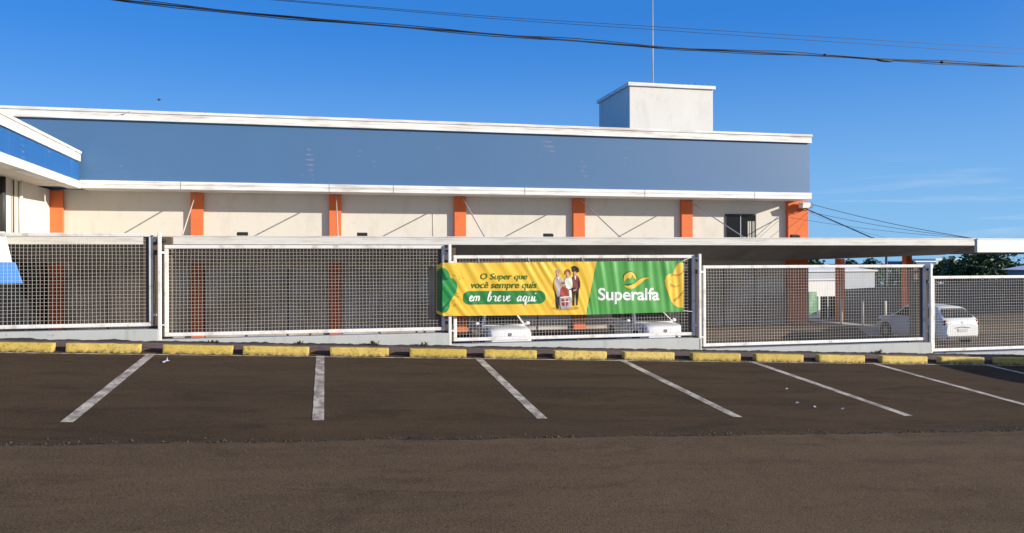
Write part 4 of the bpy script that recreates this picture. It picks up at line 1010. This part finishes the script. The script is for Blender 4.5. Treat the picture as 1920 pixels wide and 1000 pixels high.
# birds
def make_bird(label, loc, flying):
    r = thing('bird', label, 'bird', loc); b = MB()
    r.scale = (.55, .55, .55)
    x, y, z = loc
    b.ball((x, y, z + .05), (.085, .045, .045), 10, 7); b.ball((x + .085, y, z + .085), .03, 8, 6)
    b.add([(x - .06, y - .02, z + .05), (x - .17, y - .03, z + .03), (x - .17, y + .03, z + .03), (x - .06, y + .02, z + .05)], [(0, 1, 2, 3)])
    b.build('body', M['bird'], r)
    b = MB()
    for s in (-1, 1):
        if flying: b.prism([(x + .05, y + s * .03, z + .06), (x + .03, y + s * .16, z + .12), (x - .05, y + s * .27, z + .07), (x - .06, y + s * .12, z + .07)], (0, 0, .006))
        else: b.prism([(x + .04, y + s * .044, z + .06), (x - .02, y + s * .048, z + .08), (x - .12, y + s * .03, z + .045), (x - .02, y + s * .046, z + .03)], (0, s * .004, 0))
    b.build('wing', M['bird'], r)
    b = MB()
    if not flying:
        for s in (-1, 1): b.tube([(x, y + s * .015, z), (x, y + s * .015, z + .02)], .004, 5)
        b.build('leg', M['bird'], r)
make_bird('tiny dark bird flying above the left part of the roof', (-5.78, 31, 8.0), True)
make_bird('tiny dark bird perched on the white roof trim', (-4.38, 32.0, 7.766), False)
# litter
def litter(label, x, y, s, seed):
    random.seed(seed); b = MB(); z = gz(x, y)
    n = 9; vs = [(x, y, z + s * .7)]
    for k in range(n):
        a = 6.283 * k / n; r = s * random.uniform(.6, 1.3); vs.append((x + r * math.cos(a), y + r * math.sin(a), z + .004 + s * random.uniform(0, .5)))
    b.add(vs, [(0, 1 + k, 1 + (k + 1) % n) for k in range(n)])
    b.add([(x - s * .2, y, z + s * .3), (x + s * .1, y + s * .1, z + s * 1.5), (x + s * .3, y - s * .1, z + s * .4)], [(0, 1, 2)])
    tag(b.build('litter', M['paper']), label, 'litter', 'scraps on the parking bays')
litter('crumpled white wrapper near the kerb right of the first bay line', -2.2, 12.3, .055, 1)
litter('leftmost of three white scraps left of the fifth bay line', 6.20, 9.75, .022, 2)
litter('middle one of three white scraps left of the fifth bay line', 6.32, 9.53, .022, 3)
litter('rightmost of three white scraps left of the fifth bay line', 6.66, 9.41, .02, 4)
litter('small lone white scrap left of the fifth bay line nearer the kerb', 6.62, 10.67, .018, 5)
# weeds at the foot of the wall
def weed(label, x, h, seed):
    random.seed(seed); y = 13.74; z = gz(x, y) + .05; b = MB()
    for k in range(26):
        a = random.uniform(0, 6.28); l = h * random.uniform(.5, 1.1); d = Vector((math.cos(a) * .5, -abs(math.sin(a)) * .4, 1)).normalized(); w = Vector((-math.sin(a), math.cos(a), 0)) * .008
        p = Vector((x + random.gauss(0, .03), y, z)); m_ = p + d * l * .6; e = m_ + (d + Vector((math.cos(a) * .6, -.2, -.3))).normalized() * l * .4
        b.add([p - w, p + w, m_ + w * 1.3, e, m_ - w * 1.3], [(0, 1, 2, 3, 4)])
    tag(b.build('weed', M['weed']), label, 'weed', 'weeds at the foot of the fence wall')
weed('weed tuft at the wall foot above the gap at the second bay line', -0.43, .10, 1)
weed('weed tuft at the wall foot just left of the banner post', 1.66, .13, 2)
weed('weed tuft at the wall foot midway between second and third bay lines', .80, .13, 3)
weed('weed tuft at the wall foot under the panel in front of the corner column', 10.5, .14, 4)
weed('leftmost weed tuft at the wall foot, under the panel left of the banner', -1.76, .08, 5)
